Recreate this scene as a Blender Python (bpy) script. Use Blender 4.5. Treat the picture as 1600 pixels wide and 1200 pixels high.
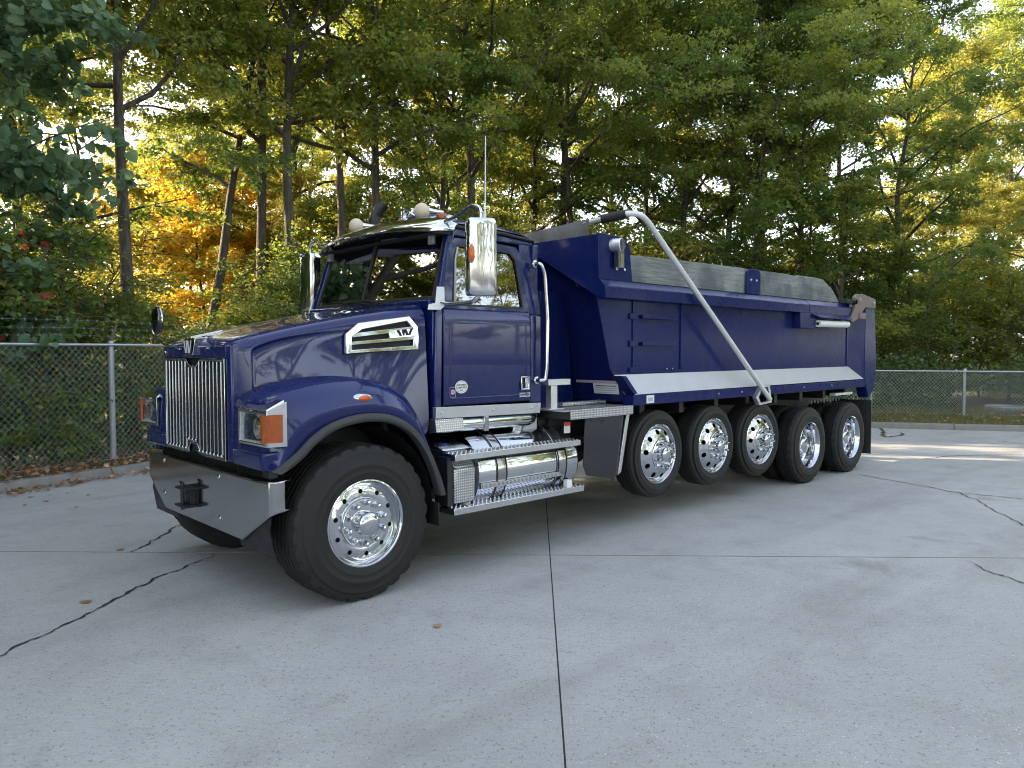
import bpy, math, random
import numpy as np
from mathutils import Vector, Matrix

for _o in list(bpy.data.objects): bpy.data.objects.remove(_o)
S = bpy.context.scene
COL = S.collection
PI = math.pi
random.seed(7)

# ------------------------------------------------------------------ camera
CAM = Vector((-2.8495, -5.7036, 1.7564)); YAW = 0.7573; PITCH = 0.04284; ROLL = 0.0017
FWD = Vector((math.sin(YAW)*math.cos(PITCH), math.cos(YAW)*math.cos(PITCH), -math.sin(PITCH)))
RGT = Vector((math.cos(YAW), -math.sin(YAW), 0))
cd = bpy.data.cameras.new('camera'); cam = bpy.data.objects.new('camera', cd); COL.objects.link(cam)
cd.sensor_width = 36; cd.lens = 36*1172.1/1600; cd.clip_start = 0.1; cd.clip_end = 500
_up = RGT.cross(FWD)
_m = Matrix((RGT, _up, -FWD)).transposed().to_4x4()
cam.matrix_world = Matrix.Translation(CAM) @ _m @ Matrix.Rotation(-ROLL, 4, 'Z')
S.camera = cam

# ------------------------------------------------------------------ light
SUN_AZ = Vector((-0.50, 0.866, 0)).normalized(); SUN_EL = math.radians(21)
SUN = Vector((SUN_AZ.x*math.cos(SUN_EL), SUN_AZ.y*math.cos(SUN_EL), math.sin(SUN_EL)))
W = bpy.data.worlds.new('World'); S.world = W; W.use_nodes = True
nt = W.node_tree; nt.nodes.clear()
sky = nt.nodes.new('ShaderNodeTexSky'); sky.sky_type = 'NISHITA'; sky.sun_disc = False
sky.sun_elevation = SUN_EL; sky.sun_rotation = math.atan2(SUN.x, SUN.y)
sky.air_density = 1.0; sky.dust_density = 2.2; sky.ozone_density = 1.0
bg = nt.nodes.new('ShaderNodeBackground'); bg.inputs[1].default_value = 0.15
wo = nt.nodes.new('ShaderNodeOutputWorld')
hs = nt.nodes.new('ShaderNodeHueSaturation'); hs.inputs['Saturation'].default_value = .52
nt.links.new(sky.outputs[0], hs.inputs['Color']); nt.links.new(hs.outputs[0], bg.inputs[0]); nt.links.new(bg.outputs[0], wo.inputs[0])
ld = bpy.data.lights.new('sun', 'SUN'); ld.energy = 3.1; ld.angle = math.radians(0.53); ld.color = (1.0, 0.80, 0.54)
sun = bpy.data.objects.new('sun', ld); COL.objects.link(sun)
sun.rotation_euler = SUN.to_track_quat('Z', 'Y').to_euler(); sun.location = SUN*60
S.view_settings.view_transform = 'Standard'; S.view_settings.look = 'None'
S.view_settings.gamma = 1; S.view_settings.use_curve_mapping = False
S.view_settings.exposure = 2.6
S.render.engine = 'CYCLES'
S.cycles.max_bounces = 10; S.cycles.diffuse_bounces = 7; S.cycles.glossy_bounces = 4
S.cycles.transmission_bounces = 7; S.cycles.transparent_max_bounces = 10
S.cycles.caustics_reflective = False; S.cycles.caustics_refractive = False
S.cycles.sample_clamp_indirect = 6
S.cycles.use_denoising = True; S.cycles.pixel_filter_type = 'BLACKMAN_HARRIS'; S.cycles.filter_width = 1.05

# ------------------------------------------------------------------ helpers
def tag(o, label=None, cat=None, group=None, kind=None):
    if label: o['label'] = label
    if cat: o['category'] = cat
    if group: o['group'] = group
    if kind: o['kind'] = kind
    return o
def empty(name, loc=(0,0,0), rz=0, parent=None):
    o = bpy.data.objects.new(name, None); COL.objects.link(o); o.location = loc; o.rotation_euler = (0,0,rz)
    o.empty_display_size = .2
    if parent: o.parent = parent
    return o
def copy_tree(o, parent=None):
    c = o.copy(); COL.objects.link(c); c.parent = parent
    for ch in o.children: copy_tree(ch, c)
    return c
class MB:
    """collects geometry and links it as one mesh object"""
    def __init__(s): s.v = []; s.f = []
    def add(s, vs, fs):
        n = len(s.v); s.v += [tuple(q) for q in vs]; s.f += [tuple(i+n for i in f) for f in fs]; return s
    def box(s, x0, x1, y0, y1, z0, z1):
        return s.add([(x,y,z) for x in (x0,x1) for y in (y0,y1) for z in (z0,z1)],
              [(0,1,3,2),(4,6,7,5),(0,4,5,1),(2,3,7,6),(0,2,6,4),(1,5,7,3)])
    def hexa(s, b, t):   # four bottom points, four top points
        return s.add(list(b)+list(t), [(3,2,1,0),(4,5,6,7),(0,1,5,4),(1,2,6,5),(2,3,7,6),(3,0,4,7)])
    def prism(s, pts, d):   # planar polygon swept by vector d
        n = len(pts); d = Vector(d); a = [Vector(p) for p in pts]
        return s.add(a+[p+d for p in a], [tuple(range(n))[::-1], tuple(range(n,2*n))]+[(i,(i+1)%n,(i+1)%n+n,i+n) for i in range(n)])
    def ring(s, outer, inner, d):  # plate with a hole; loops of equal count
        n = len(outer); d = Vector(d); o = [Vector(p) for p in outer]; i_ = [Vector(p) for p in inner]
        vs = o+i_+[p+d for p in o]+[p+d for p in i_]; fs = []
        for k in range(n):
            j = (k+1)%n
            fs += [(k,j,n+j,n+k),(2*n+j,2*n+k,3*n+k,3*n+j),(k,2*n+k,2*n+j,j),(n+k,n+j,3*n+j,3*n+k)]
        return s.add(vs, fs)
    def grid(s, rows, close=False):  # loft rows of points
        m = len(rows[0]); n = len(rows); vs = [p for r in rows for p in r]; fs = []
        for i in range(n-1):
            for j in range(m if close else m-1):
                k = (j+1)%m; fs.append((i*m+j, i*m+k, (i+1)*m+k, (i+1)*m+j))
        return s.add(vs, fs)
    def tube(s, path, r, n=10, cap=True):
        P = [Vector(p) for p in path]; m = len(P); R = r if isinstance(r,(list,tuple)) else [r]*m
        T = [(P[min(i+1,m-1)]-P[max(i-1,0)]).normalized() for i in range(m)]
        a = Vector((0,0,1)) if abs(T[0].z) < .9 else Vector((1,0,0))
        u = T[0].cross(a).normalized(); rows = []
        for i in range(m):
            u = (u - T[i]*u.dot(T[i])).normalized(); w = T[i].cross(u)
            rows.append([P[i]+u*(R[i]*math.cos(2*PI*k/n))+w*(R[i]*math.sin(2*PI*k/n)) for k in range(n)])
        b = len(s.v); s.grid(rows, True)
        if cap: s.f.append(tuple(b+k for k in range(n))[::-1]); s.f.append(tuple(b+(m-1)*n+k for k in range(n)))
        return s
    def lathe(s, prof, c, ax, n=32, phase=0):  # prof (radius, offset along ax)
        ax = Vector(ax).normalized(); c = Vector(c)
        a = Vector((0,0,1)) if abs(ax.z) < .9 else Vector((1,0,0)); u = ax.cross(a).normalized(); w = ax.cross(u)
        rows = [[c+ax*o+u*(r*math.cos(2*PI*k/n+phase))+w*(r*math.sin(2*PI*k/n+phase)) for k in range(n)] for r,o in prof]
        return s.grid(rows, True)
    def ball(s, c, r, n=14):
        rx, ry, rz = r if isinstance(r,(tuple,list)) else (r,r,r); c = Vector(c)
        return s.grid([[c+Vector((rx*math.sin(a)*math.cos(2*PI*k/n), ry*math.sin(a)*math.sin(2*PI*k/n), rz*math.cos(a))) for k in range(n)]
                for a in [1e-3+(PI-2e-3)*i/(n//2) for i in range(n//2+1)]], True)
    def mir(s):
        o = MB(); o.v = [(x,-y,z) for x,y,z in s.v]; o.f = [f[::-1] for f in s.f]; return o
    def build(s, name, mat, parent=None, bevel=0, smooth=35, seg=2, recalc=True, loc=None):
        me = bpy.data.meshes.new(name); me.from_pydata([tuple(v) for v in s.v], [], s.f); me.validate()
        if recalc:
            import bmesh
            bm = bmesh.new(); bm.from_mesh(me); bmesh.ops.recalc_face_normals(bm, faces=bm.faces); bm.to_mesh(me); bm.free()
        me.materials.append(mat)
        if smooth:
            me.shade_smooth(); me.set_sharp_from_angle(angle=math.radians(smooth))
        o = bpy.data.objects.new(name, me); COL.objects.link(o)
        if parent: o.parent = parent
        if loc: o.location = loc
        if bevel:
            b = o.modifiers.new('bevel','BEVEL'); b.width = bevel; b.segments = seg; b.limit_method = 'ANGLE'; b.angle_limit = math.radians(35)
            b.harden_normals = False
        return o
def both(name, mb, mat, pl, pr=None, **k):
    return mb.build(name, mat, pl, **k), mb.mir().build(name, mat, pr or pl, **k)
def smoothpath(pts, n=6):
    P = [Vector(p) for p in pts]; out = []
    for i in range(len(P)-1):
        p0 = P[max(i-1,0)]; p1 = P[i]; p2 = P[i+1]; p3 = P[min(i+2,len(P)-1)]
        for k in range(n):
            t = k/n
            out.append(.5*((2*p1)+(p2-p0)*t+(2*p0-5*p1+4*p2-p3)*t*t+(3*p1-p0-3*p2+p3)*t**3))
    out.append(P[-1]); return out
def rpath(pts, r=.05, n=5):   # polyline with rounded corners
    P = [Vector(p) for p in pts]; out = [P[0]]
    for i in range(1, len(P)-1):
        a = (P[i-1]-P[i]); b = (P[i+1]-P[i]); q = min(r, a.length*.45, b.length*.45)
        A = P[i]+a.normalized()*q; B = P[i]+b.normalized()*q
        for k in range(n+1):
            t = k/n; out.append(A*(1-t)**2+P[i]*2*t*(1-t)+B*t*t)
    out.append(P[-1]); return out
def text_mesh(body, size, ext=.001):
    cu = bpy.data.curves.new('t','FONT'); cu.body = body; cu.size = size; cu.align_x = 'CENTER'; cu.align_y = 'CENTER'; cu.extrude = ext
    o = bpy.data.objects.new('t', cu); COL.objects.link(o)
    dg = bpy.context.evaluated_depsgraph_get(); me = bpy.data.meshes.new_from_object(o.evaluated_get(dg))
    bpy.data.objects.remove(o); return me
def text(name, body, size, loc, rot, mat, parent):
    me = text_mesh(body, size); me.materials.clear(); me.materials.append(mat)
    o = bpy.data.objects.new(name, me); COL.objects.link(o); o.location = loc; o.rotation_euler = rot; o.parent = parent; return o

# ------------------------------------------------------------------ materials
class NT:
    def __init__(s, name):
        s.m = bpy.data.materials.new(name); s.m.use_nodes = True; s.t = s.m.node_tree; s.t.nodes.clear()
        s.out = s.n('ShaderNodeOutputMaterial')
    def n(s, typ, **k):
        o = s.t.nodes.new(typ)
        for a, b in k.items():
            if a.startswith('i_'):
                q = a[2:]; o.inputs[int(q) if q.isdigit() else q].default_value = b
            else: setattr(o, a, b)
        return o
    def l(s, a, b): s.t.links.new(a, b)
    def coord(s, kind='Object'): return s.n('ShaderNodeTexCoord').outputs[kind]
    def noise(s, vec, scale, detail=4, rough=.55, dist=0):
        o = s.n('ShaderNodeTexNoise', i_Scale=scale, i_Detail=detail, i_Roughness=rough, i_Distortion=dist)
        if vec: s.l(vec, o.inputs['Vector'])
        return o.outputs['Fac']
    def ramp(s, fac, stops, interp='LINEAR'):
        o = s.n('ShaderNodeValToRGB'); e = o.color_ramp.elements; o.color_ramp.interpolation = interp
        while len(e) < len(stops): e.new(.5)
        for q, (p, c) in zip(e, stops):
            q.position = p; q.color = (c,c,c,1) if isinstance(c,(int,float)) else (*c,1)
        s.l(fac, o.inputs[0]); return o.outputs[0]
    def mix(s, a, b, fac, mode='MIX'):
        o = s.n('ShaderNodeMix', data_type='RGBA', blend_type=mode)
        for v, q in ((a,6),(b,7),(fac,0)):
            if hasattr(v,'links'): s.l(v, o.inputs[q])
            elif q == 0: o.inputs[0].default_value = v
            else: o.inputs[q].default_value = (*v,1)
        return o.outputs[2]
    def math(s, op, a, b=0.0):
        o = s.n('ShaderNodeMath', operation=op)
        for i, v in enumerate((a,b)):
            if hasattr(v,'links'): s.l(v, o.inputs[i])
            else: o.inputs[i].default_value = v
        return o.outputs[0]
    def bump(s, h, strength=.3, dist=.01, normal=None):
        o = s.n('ShaderNodeBump', i_Strength=strength, i_Distance=dist); s.l(h, o.inputs['Height'])
        if normal: s.l(normal, o.inputs['Normal'])
        return o.outputs[0]
    def bsdf(s, **k):
        o = s.n('ShaderNodeBsdfPrincipled')
        for a, v in k.items():
            i = o.inputs[a.replace('_',' ')]
            if hasattr(v,'links'): s.l(v, i)
            else: i.default_value = (*v,1) if isinstance(v,tuple) and len(v)==3 else v
        return o
    def done(s, sh): s.l(sh, s.out.inputs[0]); return s.m
def simple(name, col, rough=.5, metal=0, var=.12, scale=18, rvar=.1, bump=0, coat=0, spec=.5):
    t = NT(name); c = t.coord(); f = t.noise(c, scale, 5)
    base = t.mix(tuple(q*(1-var) for q in col), tuple(min(1,q*(1+var)) for q in col), f)
    r = t.ramp(t.noise(c, scale*.6, 4), [(.3,max(0,rough-rvar)),(.7,min(1,rough+rvar))])
    k = dict(Base_Color=base, Roughness=r, Metallic=metal, Coat_Weight=coat, Coat_Roughness=.03, Specular_IOR_Level=spec)
    if bump: k['Normal'] = t.bump(t.noise(c, scale*3, 5), bump, .005)
    return t.done(t.bsdf(**k).outputs[0])
M = {}
def mk_paint():
    t = NT('blue_paint'); c = t.coord()
    big = t.noise(c, 1.3, 3); dust = t.noise(c, 9, 6, .6)
    base = t.mix((.0030,.0098,.076),(.0042,.0130,.096), big)
    base = t.mix(base, (.05,.055,.075), t.ramp(dust, [(.55,0),(.95,.07)]))
    wav = t.bump(t.noise(c, 2.2, 2, .4), .035, .02)
    r = t.ramp(dust, [(.3,.20),(.75,.34)])
    b = t.bsdf(Base_Color=base, Roughness=r, Metallic=0.0, Specular_IOR_Level=.2, Coat_Weight=.75, Coat_Roughness=.03, Coat_IOR=1.5, Normal=wav)
    t.l(wav, b.inputs['Coat Normal']); return t.done(b.outputs[0])
M['paint'] = mk_paint()
def mk_bedpaint():
    t = NT('bed_paint'); c = t.coord()
    big = t.noise(c, 1.1, 3); dust = t.noise(c, 7, 7, .65)
    base = t.mix((.0045,.0115,.078),(.0060,.0145,.096), big)
    base = t.mix(base, (.06,.06,.075), t.ramp(dust, [(.52,0),(.9,.08)]))
    scr = t.ramp(t.noise(c, 55, 3, .7), [(.74,0),(.80,1)], 'LINEAR')
    base = t.mix(base, (.20,.20,.24), t.math('MULTIPLY', scr, .12))
    mq = t.n('ShaderNodeMapping'); mq.inputs['Scale'].default_value = (2.2,2.2,26); mq.inputs['Rotation'].default_value = (0,.08,0); t.l(c, mq.inputs[0])
    base = t.mix(base, (.16,.16,.20), t.math('MULTIPLY', t.ramp(t.noise(mq.outputs[0], 2.2, 5, .75), [(.68,0),(.74,1)]), .20))
    mr = t.n('ShaderNodeMapping'); mr.inputs['Scale'].default_value = (5,5,.45); t.l(c, mr.inputs[0])
    base = t.mix(base, (.055,.052,.055), t.math('MULTIPLY', t.ramp(t.noise(mr.outputs[0], 2.6, 6, .65), [(.52,0),(.75,1)]), .30))
    wav = t.bump(t.noise(c, 1.7, 3, .5), .10, .02)
    b = t.bsdf(Base_Color=base, Roughness=t.ramp(dust,[(.3,.22),(.75,.40)]), Specular_IOR_Level=.08, Coat_Weight=.28, Coat_Roughness=.12, Normal=wav)
    t.l(wav, b.inputs['Coat Normal']); return t.done(b.outputs[0])
M['bed'] = mk_bedpaint()
def mk_chrome(name, col=(.58,.60,.63), rough=.045, wav=.03, sc=5):
    t = NT(name); c = t.coord(); n = t.bump(t.noise(c, sc, 3), wav, .02)
    r = t.ramp(t.noise(c, 14, 6, .65), [(.35,rough),(.8,rough+.09)])
    return t.done(t.bsdf(Base_Color=col, Metallic=1.0, Roughness=r, Normal=n).outputs[0])
M['chrome'] = mk_chrome('chrome')
M['steel'] = mk_chrome('polished_steel', (.40,.40,.41), .08, .05)
M['alu'] = mk_chrome('aluminium', (.58,.59,.61), .22, .02)
M['mirror'] = mk_chrome('mirror_glass', (.85,.86,.88), .01, .0)
M['dullalu'] = simple('dull_aluminium', (.62,.63,.65), .42, .9, .10, 22)
M['galv'] = simple('galvanised_steel', (.42,.44,.46), .48, .7, .18, 26)
M['whitepipe'] = simple('pale_pipe', (.66,.68,.68), .38, .35, .10, 16)
M['black'] = simple('black_steel', (.012,.012,.013), .5, 0, .25, 12)
M['blackgloss'] = mk_chrome('gloss_black_sheet', (.085,.087,.095), .06, .35, 3.2)
M['plastic'] = simple('grey_flare_rubber', (.026,.0265,.028), .52, 0, .12, 30, .08, .1)
M['rubber'] = simple('black_rubber', (.016,.016,.017), .65, 0, .2, 20)
M['dark'] = simple('dark_interior', (.018,.018,.02), .7, 0, .2, 8)
M['cloth'] = simple('seat_cloth', (.05,.05,.055), .9, 0, .2, 40)
M['reflector'] = simple('lamp_reflector', (.84,.85,.86), .30, .25, .05, 20)
M['cream'] = simple('cream_horn_cover', (.62,.54,.40), .5, 0, .08, 20)
M['white'] = simple('white_paint', (.74,.75,.74), .4, 0, .06, 20)
M['label'] = simple('sticker_white', (.70,.70,.69), .45, 0, .06, 40)
M['labelgrey'] = simple('sticker_grey', (.42,.43,.47), .4, .2, .1, 60)
M['labelred'] = simple('sticker_red', (.55,.04,.03), .45, 0, .06, 40)
M['ink'] = simple('black_ink', (.012,.012,.014), .75, 0, .1, 40)
M['reddish'] = simple('faded_pink_strip', (.52,.40,.46), .5, 0, .1, 40)
M['rusty'] = simple('dusty_grey_brown_steel', (.20,.155,.135), .7, .1, .3, 24, .1, .3)
M['axle'] = simple('greasy_axle', (.02,.018,.016), .6, .2, .4, 16, .1, .3)
def lensmat(name, col, rough=.12, trans=.35, sub=0):
    t = NT(name); c = t.coord()
    w = t.n('ShaderNodeTexWave', i_Scale=60.0, i_Distortion=.3); t.l(c, w.inputs['Vector'])
    nb = t.bump(w.outputs['Fac'], .5, .004); col = t.mix(tuple(q*.55 for q in col), tuple(min(1,q*1.25) for q in col), t.noise(c, 26, 3, .6))
    b = t.bsdf(Base_Color=col, Roughness=rough, Transmission_Weight=trans, IOR=1.45, Coat_Weight=.6, Normal=nb)
    return t.done(b.outputs[0])
M['amber'] = lensmat('amber_lens', (.55,.11,.008), .08)
M['orange'] = lensmat('orange_marker_lens', (.85,.13,.01), .2, .15)
def glassmat(name, tint, refl=1.0, k=1.9, base=.09):
    t = NT(name); tr = t.n('ShaderNodeBsdfTransparent'); tr.inputs[0].default_value = (*tint,1)
    c = t.coord(); nb = t.bump(t.noise(c, 1.8, 2), .03, .02)
    g = t.n('ShaderNodeBsdfGlossy', i_Roughness=.015); g.inputs[0].default_value = (refl,refl,refl,1); t.l(nb, g.inputs['Normal'])
    fr = t.n('ShaderNodeFresnel', i_IOR=1.62); t.l(nb, fr.inputs['Normal'])
    fac = t.math('ADD', t.math('MULTIPLY', fr.outputs[0], k), base)
    mx = t.n('ShaderNodeMixShader'); t.l(fac, mx.inputs[0]); t.l(tr.outputs[0], mx.inputs[1]); t.l(g.outputs[0], mx.inputs[2])
    return t.done(mx.outputs[0])
M['glass'] = glassmat('window_glass', (.08,.095,.09))
M['lensclear'] = glassmat('headlight_lens', (.94,.95,.96), 1.0, .45, .0)
def mk_tyre():
    t = NT('tyre_rubber'); c = t.coord()
    d = t.noise(c, 5, 6, .65); f = t.noise(c, 60, 3)
    col = t.mix((.0075,.0075,.008),(.017,.0165,.016), t.ramp(d,[(.35,0),(.75,1)]))
    col = t.mix(col, (.05,.046,.041), t.ramp(t.noise(c, 17, 5, .7), [(.58,0),(.85,.28)]))
    return t.done(t.bsdf(Base_Color=col, Roughness=t.ramp(d,[(.3,.55),(.7,.75)]), Normal=t.bump(f,.25,.003), Specular_IOR_Level=.4).outputs[0])
M['tyre'] = mk_tyre()
def mk_tread():   # aluminium diamond plate: raised lozenges on a flat sheet, relief shade between them put into the colour
    t = NT('diamond_plate'); c = t.coord(); sp = t.n('ShaderNodeSeparateXYZ'); t.l(c, sp.inputs[0])
    yz = t.math('ADD', sp.outputs[1], sp.outputs[2])
    p = t.math('SINE', t.math('MULTIPLY', t.math('ADD', sp.outputs[0], yz), 150.0)); q = t.math('SINE', t.math('MULTIPLY', t.math('SUBTRACT', sp.outputs[0], yz), 150.0))
    h = t.ramp(t.math('ADD', t.math('MULTIPLY', t.math('MULTIPLY', p, q), .5), .5), [(.52,0),(.70,1)])
    col = t.mix((.36,.37,.38),(.74,.75,.77), h)
    return t.done(t.bsdf(Base_Color=col, Metallic=.9, Roughness=t.ramp(t.noise(c,9,5),[(.3,.24),(.7,.40)]), Normal=t.bump(h,.8,.006)).outputs[0])
M['tread'] = mk_tread()
def mk_sill():
    t = NT('pale_aluminium_plate'); c = t.coord()
    v = t.n('ShaderNodeTexVoronoi', i_Scale=34.0); t.l(c, v.inputs['Vector'])
    col = t.mix((.40,.41,.43),(.50,.51,.53), t.noise(c, 5, 6))
    col = t.mix(col, (.35,.35,.35), t.ramp(t.noise(c, 48, 2, .7),[(.72,0),(.8,.5)]))
    return t.done(t.bsdf(Base_Color=col, Metallic=.35, Roughness=.42, Normal=t.bump(v.outputs['Distance'],.25,.004)).outputs[0])
M['sill'] = mk_sill()
def mk_board():
    t = NT('weathered_board'); c = t.coord()
    mp = t.n('ShaderNodeMapping'); mp.inputs['Scale'].default_value = (.8,1,16); t.l(c, mp.inputs[0])
    g = t.noise(mp.outputs[0], 3.2, 7, .7, .6); k = t.noise(c, 1.6, 4)
    col = t.ramp(g, [(.28,(.085,.095,.092)),(.5,(.20,.22,.21)),(.72,(.32,.335,.315))])
    col = t.mix(col, (.075,.085,.088), t.ramp(k,[(.42,.8),(.56,0)]))
    return t.done(t.bsdf(Base_Color=col, Roughness=.85, Normal=t.bump(g,.5,.006)).outputs[0])
M['board'] = mk_board()
def mk_concrete():
    t = NT('worn_concrete'); c = t.coord()
    big = t.noise(c, .35, 5, .6); mid = t.noise(c, 2.2, 6, .62); fine = t.noise(c, 95, 4, .75)
    mp = t.n('ShaderNodeMapping'); mp.inputs['Rotation'].default_value = (0,0,PI/4); t.l(c, mp.inputs[0])
    mp2 = t.n('ShaderNodeMapping'); mp2.inputs['Scale'].default_value = (9,46,1); t.l(mp.outputs[0], mp2.inputs[0])
    broom = t.noise(mp2.outputs[0], 1.0, 5, .7)
    col = t.mix((.325,.33,.325),(.43,.43,.42), t.ramp(big,[(.3,0),(.7,1)]))
    col = t.mix(col, (.25,.25,.242), t.ramp(mid,[(.48,0),(.80,.55)]))
    col = t.mix(col, (.22,.22,.215), t.ramp(broom,[(.52,0),(.78,.5)]))
    col = t.mix(col, (.50,.50,.49), t.ramp(broom,[(.22,.4),(.42,0)]))
    # exposed pale and dark aggregate, two sizes
    wv = t.n('ShaderNodeVectorMath', operation='ADD'); t.l(c, wv.inputs[0])
    jn = t.n('ShaderNodeTexNoise', i_Scale=30.0, i_Detail=2.0); t.l(c, jn.inputs['Vector'])
    sc = t.n('ShaderNodeVectorMath', operation='SCALE'); sc.inputs['Scale'].default_value = .03; t.l(jn.outputs['Color'], sc.inputs[0]); t.l(sc.outputs[0], wv.inputs[1])
    patch = t.ramp(t.noise(c, .9, 5, .65),[(.40,.12),(.64,1)])
    h = None
    for scale, amt, cut in ((62,.62,.70),(118,.5,.55)):
        v = t.n('ShaderNodeTexVoronoi', i_Scale=float(scale)); t.l(wv.outputs[0], v.inputs['Vector'])
        vr = t.n('ShaderNodeSeparateColor'); t.l(v.outputs['Color'], vr.inputs[0])
        rad = t.math('ADD', t.math('MULTIPLY', vr.outputs[2], .30), .08)
        dot = t.ramp(t.math('SUBTRACT', v.outputs['Distance'], rad),[(.0,1),(.12,0)])
        lite = t.math('MULTIPLY', dot, t.ramp(vr.outputs[0],[(cut-.04,0),(cut+.02,1)]))
        dk = t.math('MULTIPLY', dot, t.ramp(vr.outputs[1],[(.76,0),(.82,1)]))
        col = t.mix(col, (.62,.61,.59), t.math('MULTIPLY', t.math('MULTIPLY', lite, patch), amt))
        col = t.mix(col, (.11,.11,.105), t.math('MULTIPLY', dk, amt*.8))
        h = lite if h is None else t.math('ADD', h, lite)
    col = t.mix(col, (.15,.15,.145), t.math('MULTIPLY', t.ramp(fine,[(.60,0),(.78,1)]), .5))
    # old oil spots and dim traffic stains
    sp = t.noise(c, 1.15, 4, .55, .4)
    col = t.mix(col, (.15,.148,.138), t.ramp(sp,[(.64,0),(.76,.55)]))
    mp3 = t.n('ShaderNodeMapping'); mp3.inputs['Scale'].default_value = (.18,1.1,1); t.l(c, mp3.inputs[0])
    col = t.mix(col, (.20,.198,.19), t.ramp(t.noise(mp3.outputs[0], 1.0, 5, .6),[(.52,0),(.72,.45)]))
    pits = t.ramp(t.noise(c, 40, 3, .65),[(.62,1),(.70,0)])
    hh = t.math('ADD', t.math('MULTIPLY', fine, .5), t.math('ADD', t.math('MULTIPLY', pits, .9), t.math('MULTIPLY', h, .4)))
    return t.done(t.bsdf(Base_Color=col, Roughness=t.ramp(mid,[(.3,.72),(.7,.9)]), Normal=t.bump(hh,.7,.008), Specular_IOR_Level=.35).outputs[0])
M['concrete'] = mk_concrete()
M['kerb'] = simple('kerb_concrete', (.20,.19,.175), .9, 0, .35, 7, .05, .6)
M['joint'] = simple('joint_filler', (.02,.02,.02), .9, 0, .3, 30)
M['subbase'] = simple('packed_earth', (.05,.045,.04), .95, 0, .3, 6)
def mk_soil():
    t = NT('leaf_strewn_soil'); c = t.coord(); a = t.noise(c, 1.2, 6); b = t.noise(c, 14, 6, .7)
    col = t.ramp(b,[(.3,(.028,.022,.016)),(.55,(.085,.06,.035)),(.75,(.16,.11,.06))])
    col = t.mix(col, (.035,.05,.018), t.ramp(a,[(.45,0),(.65,.8)]))
    return t.done(t.bsdf(Base_Color=col, Roughness=.95, Normal=t.bump(b,.8,.03)).outputs[0])
M['soil'] = mk_soil()
def mk_bark(name, a, b):
    t = NT(name); c = t.coord(); mp = t.n('ShaderNodeMapping'); mp.inputs['Scale'].default_value = (1,1,.18); t.l(c, mp.inputs[0])
    g = t.noise(mp.outputs[0], 16, 6, .7, .5); k = t.noise(c, 1.4, 4)
    col = t.mix(t.mix(a, b, t.ramp(g,[(.35,0),(.7,1)])), (.05,.06,.03), t.ramp(k,[(.5,0),(.75,.6)]))
    return t.done(t.bsdf(Base_Color=col, Roughness=.92, Normal=t.bump(g,.9,.03)).outputs[0])
M['bark'] = mk_bark('grey_brown_bark', (.042,.034,.027),(.15,.122,.098))
def leafmat(name, stops, trans, tfac=.5, patch=None):
    """stops: leaf colours from the commonest to the rarest; each leaf draws its own"""
    t = NT(name); g = t.n('ShaderNodeNewGeometry'); oi = t.n('ShaderNodeObjectInfo')
    c = t.coord(); n = t.noise(c, .55, 3)
    r = t.math('ADD', t.math('MULTIPLY', g.outputs['Random Per Island'], .62), t.math('ADD', t.math('MULTIPLY', n, .36), t.math('MULTIPLY', t.math('SUBTRACT', oi.outputs['Random'], .5), .16)))
    col = t.ramp(r, [(p, tuple(min(.85, q*1.75) for q in c_)) for p, c_ in stops])   # half of it is mixed with the translucent lobe
    tcol = t.mix(col, tuple(min(.9, q*1.35) for q in trans), .72)
    b = t.bsdf(Base_Color=col, Roughness=.5, Specular_IOR_Level=.35)
    tl = t.n('ShaderNodeBsdfTranslucent'); t.l(tcol, tl.inputs[0])
    mx = t.n('ShaderNodeMixShader'); mx.inputs[0].default_value = tfac
    t.l(b.outputs[0], mx.inputs[1]); t.l(tl.outputs[0], mx.inputs[2]); return t.done(mx.outputs[0])
M['leaf_dark'] = leafmat('dark_green_leaves', [(.15,(.034,.070,.026)),(.45,(.054,.104,.030)),(.70,(.085,.130,.032)),(.86,(.17,.165,.03)),(.97,(.32,.19,.025))], (.27,.31,.045))
M['leaf_mid'] = leafmat('mid_green_leaves', [(.12,(.050,.094,.032)),(.45,(.080,.132,.034)),(.68,(.135,.165,.034)),(.85,(.23,.20,.035)),(.96,(.36,.22,.03))], (.42,.40,.05))
M['leaf_olive'] = leafmat('yellowing_leaves', [(.12,(.075,.10,.024)),(.40,(.13,.14,.028)),(.65,(.19,.18,.035)),(.85,(.29,.22,.04)),(.97,(.36,.18,.025))], (.42,.39,.07), .5)
M['leaf_gold'] = leafmat('golden_leaves', [(.12,(.24,.19,.03)),(.45,(.36,.25,.03)),(.75,(.42,.25,.03)),(.95,(.40,.16,.02))], (.62,.45,.05), .55)
M['leaf_vine'] = leafmat('broad_vine_leaves', [(.12,(.055,.100,.060)),(.45,(.080,.130,.074)),(.72,(.11,.16,.075)),(.93,(.14,.18,.05)),(1.0,(.36,.26,.03))], (.15,.24,.06), .38)
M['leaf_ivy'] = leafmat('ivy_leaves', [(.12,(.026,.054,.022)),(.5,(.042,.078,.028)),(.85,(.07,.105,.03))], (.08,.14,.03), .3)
M['leaf_red'] = leafmat('red_leaves', [(.2,(.22,.03,.025)),(.8,(.34,.06,.04))], (.4,.08,.04), .4)
M['leaf_dry'] = leafmat('dry_fallen_leaves', [(.15,(.10,.055,.03)),(.45,(.17,.10,.055)),(.7,(.26,.17,.10)),(.92,(.36,.27,.10))], (.3,.2,.1), .2)
M['grass'] = leafmat('autumn_grass', [(.15,(.045,.065,.02)),(.5,(.085,.10,.03)),(.8,(.17,.15,.06))], (.2,.22,.05), .4)
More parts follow.
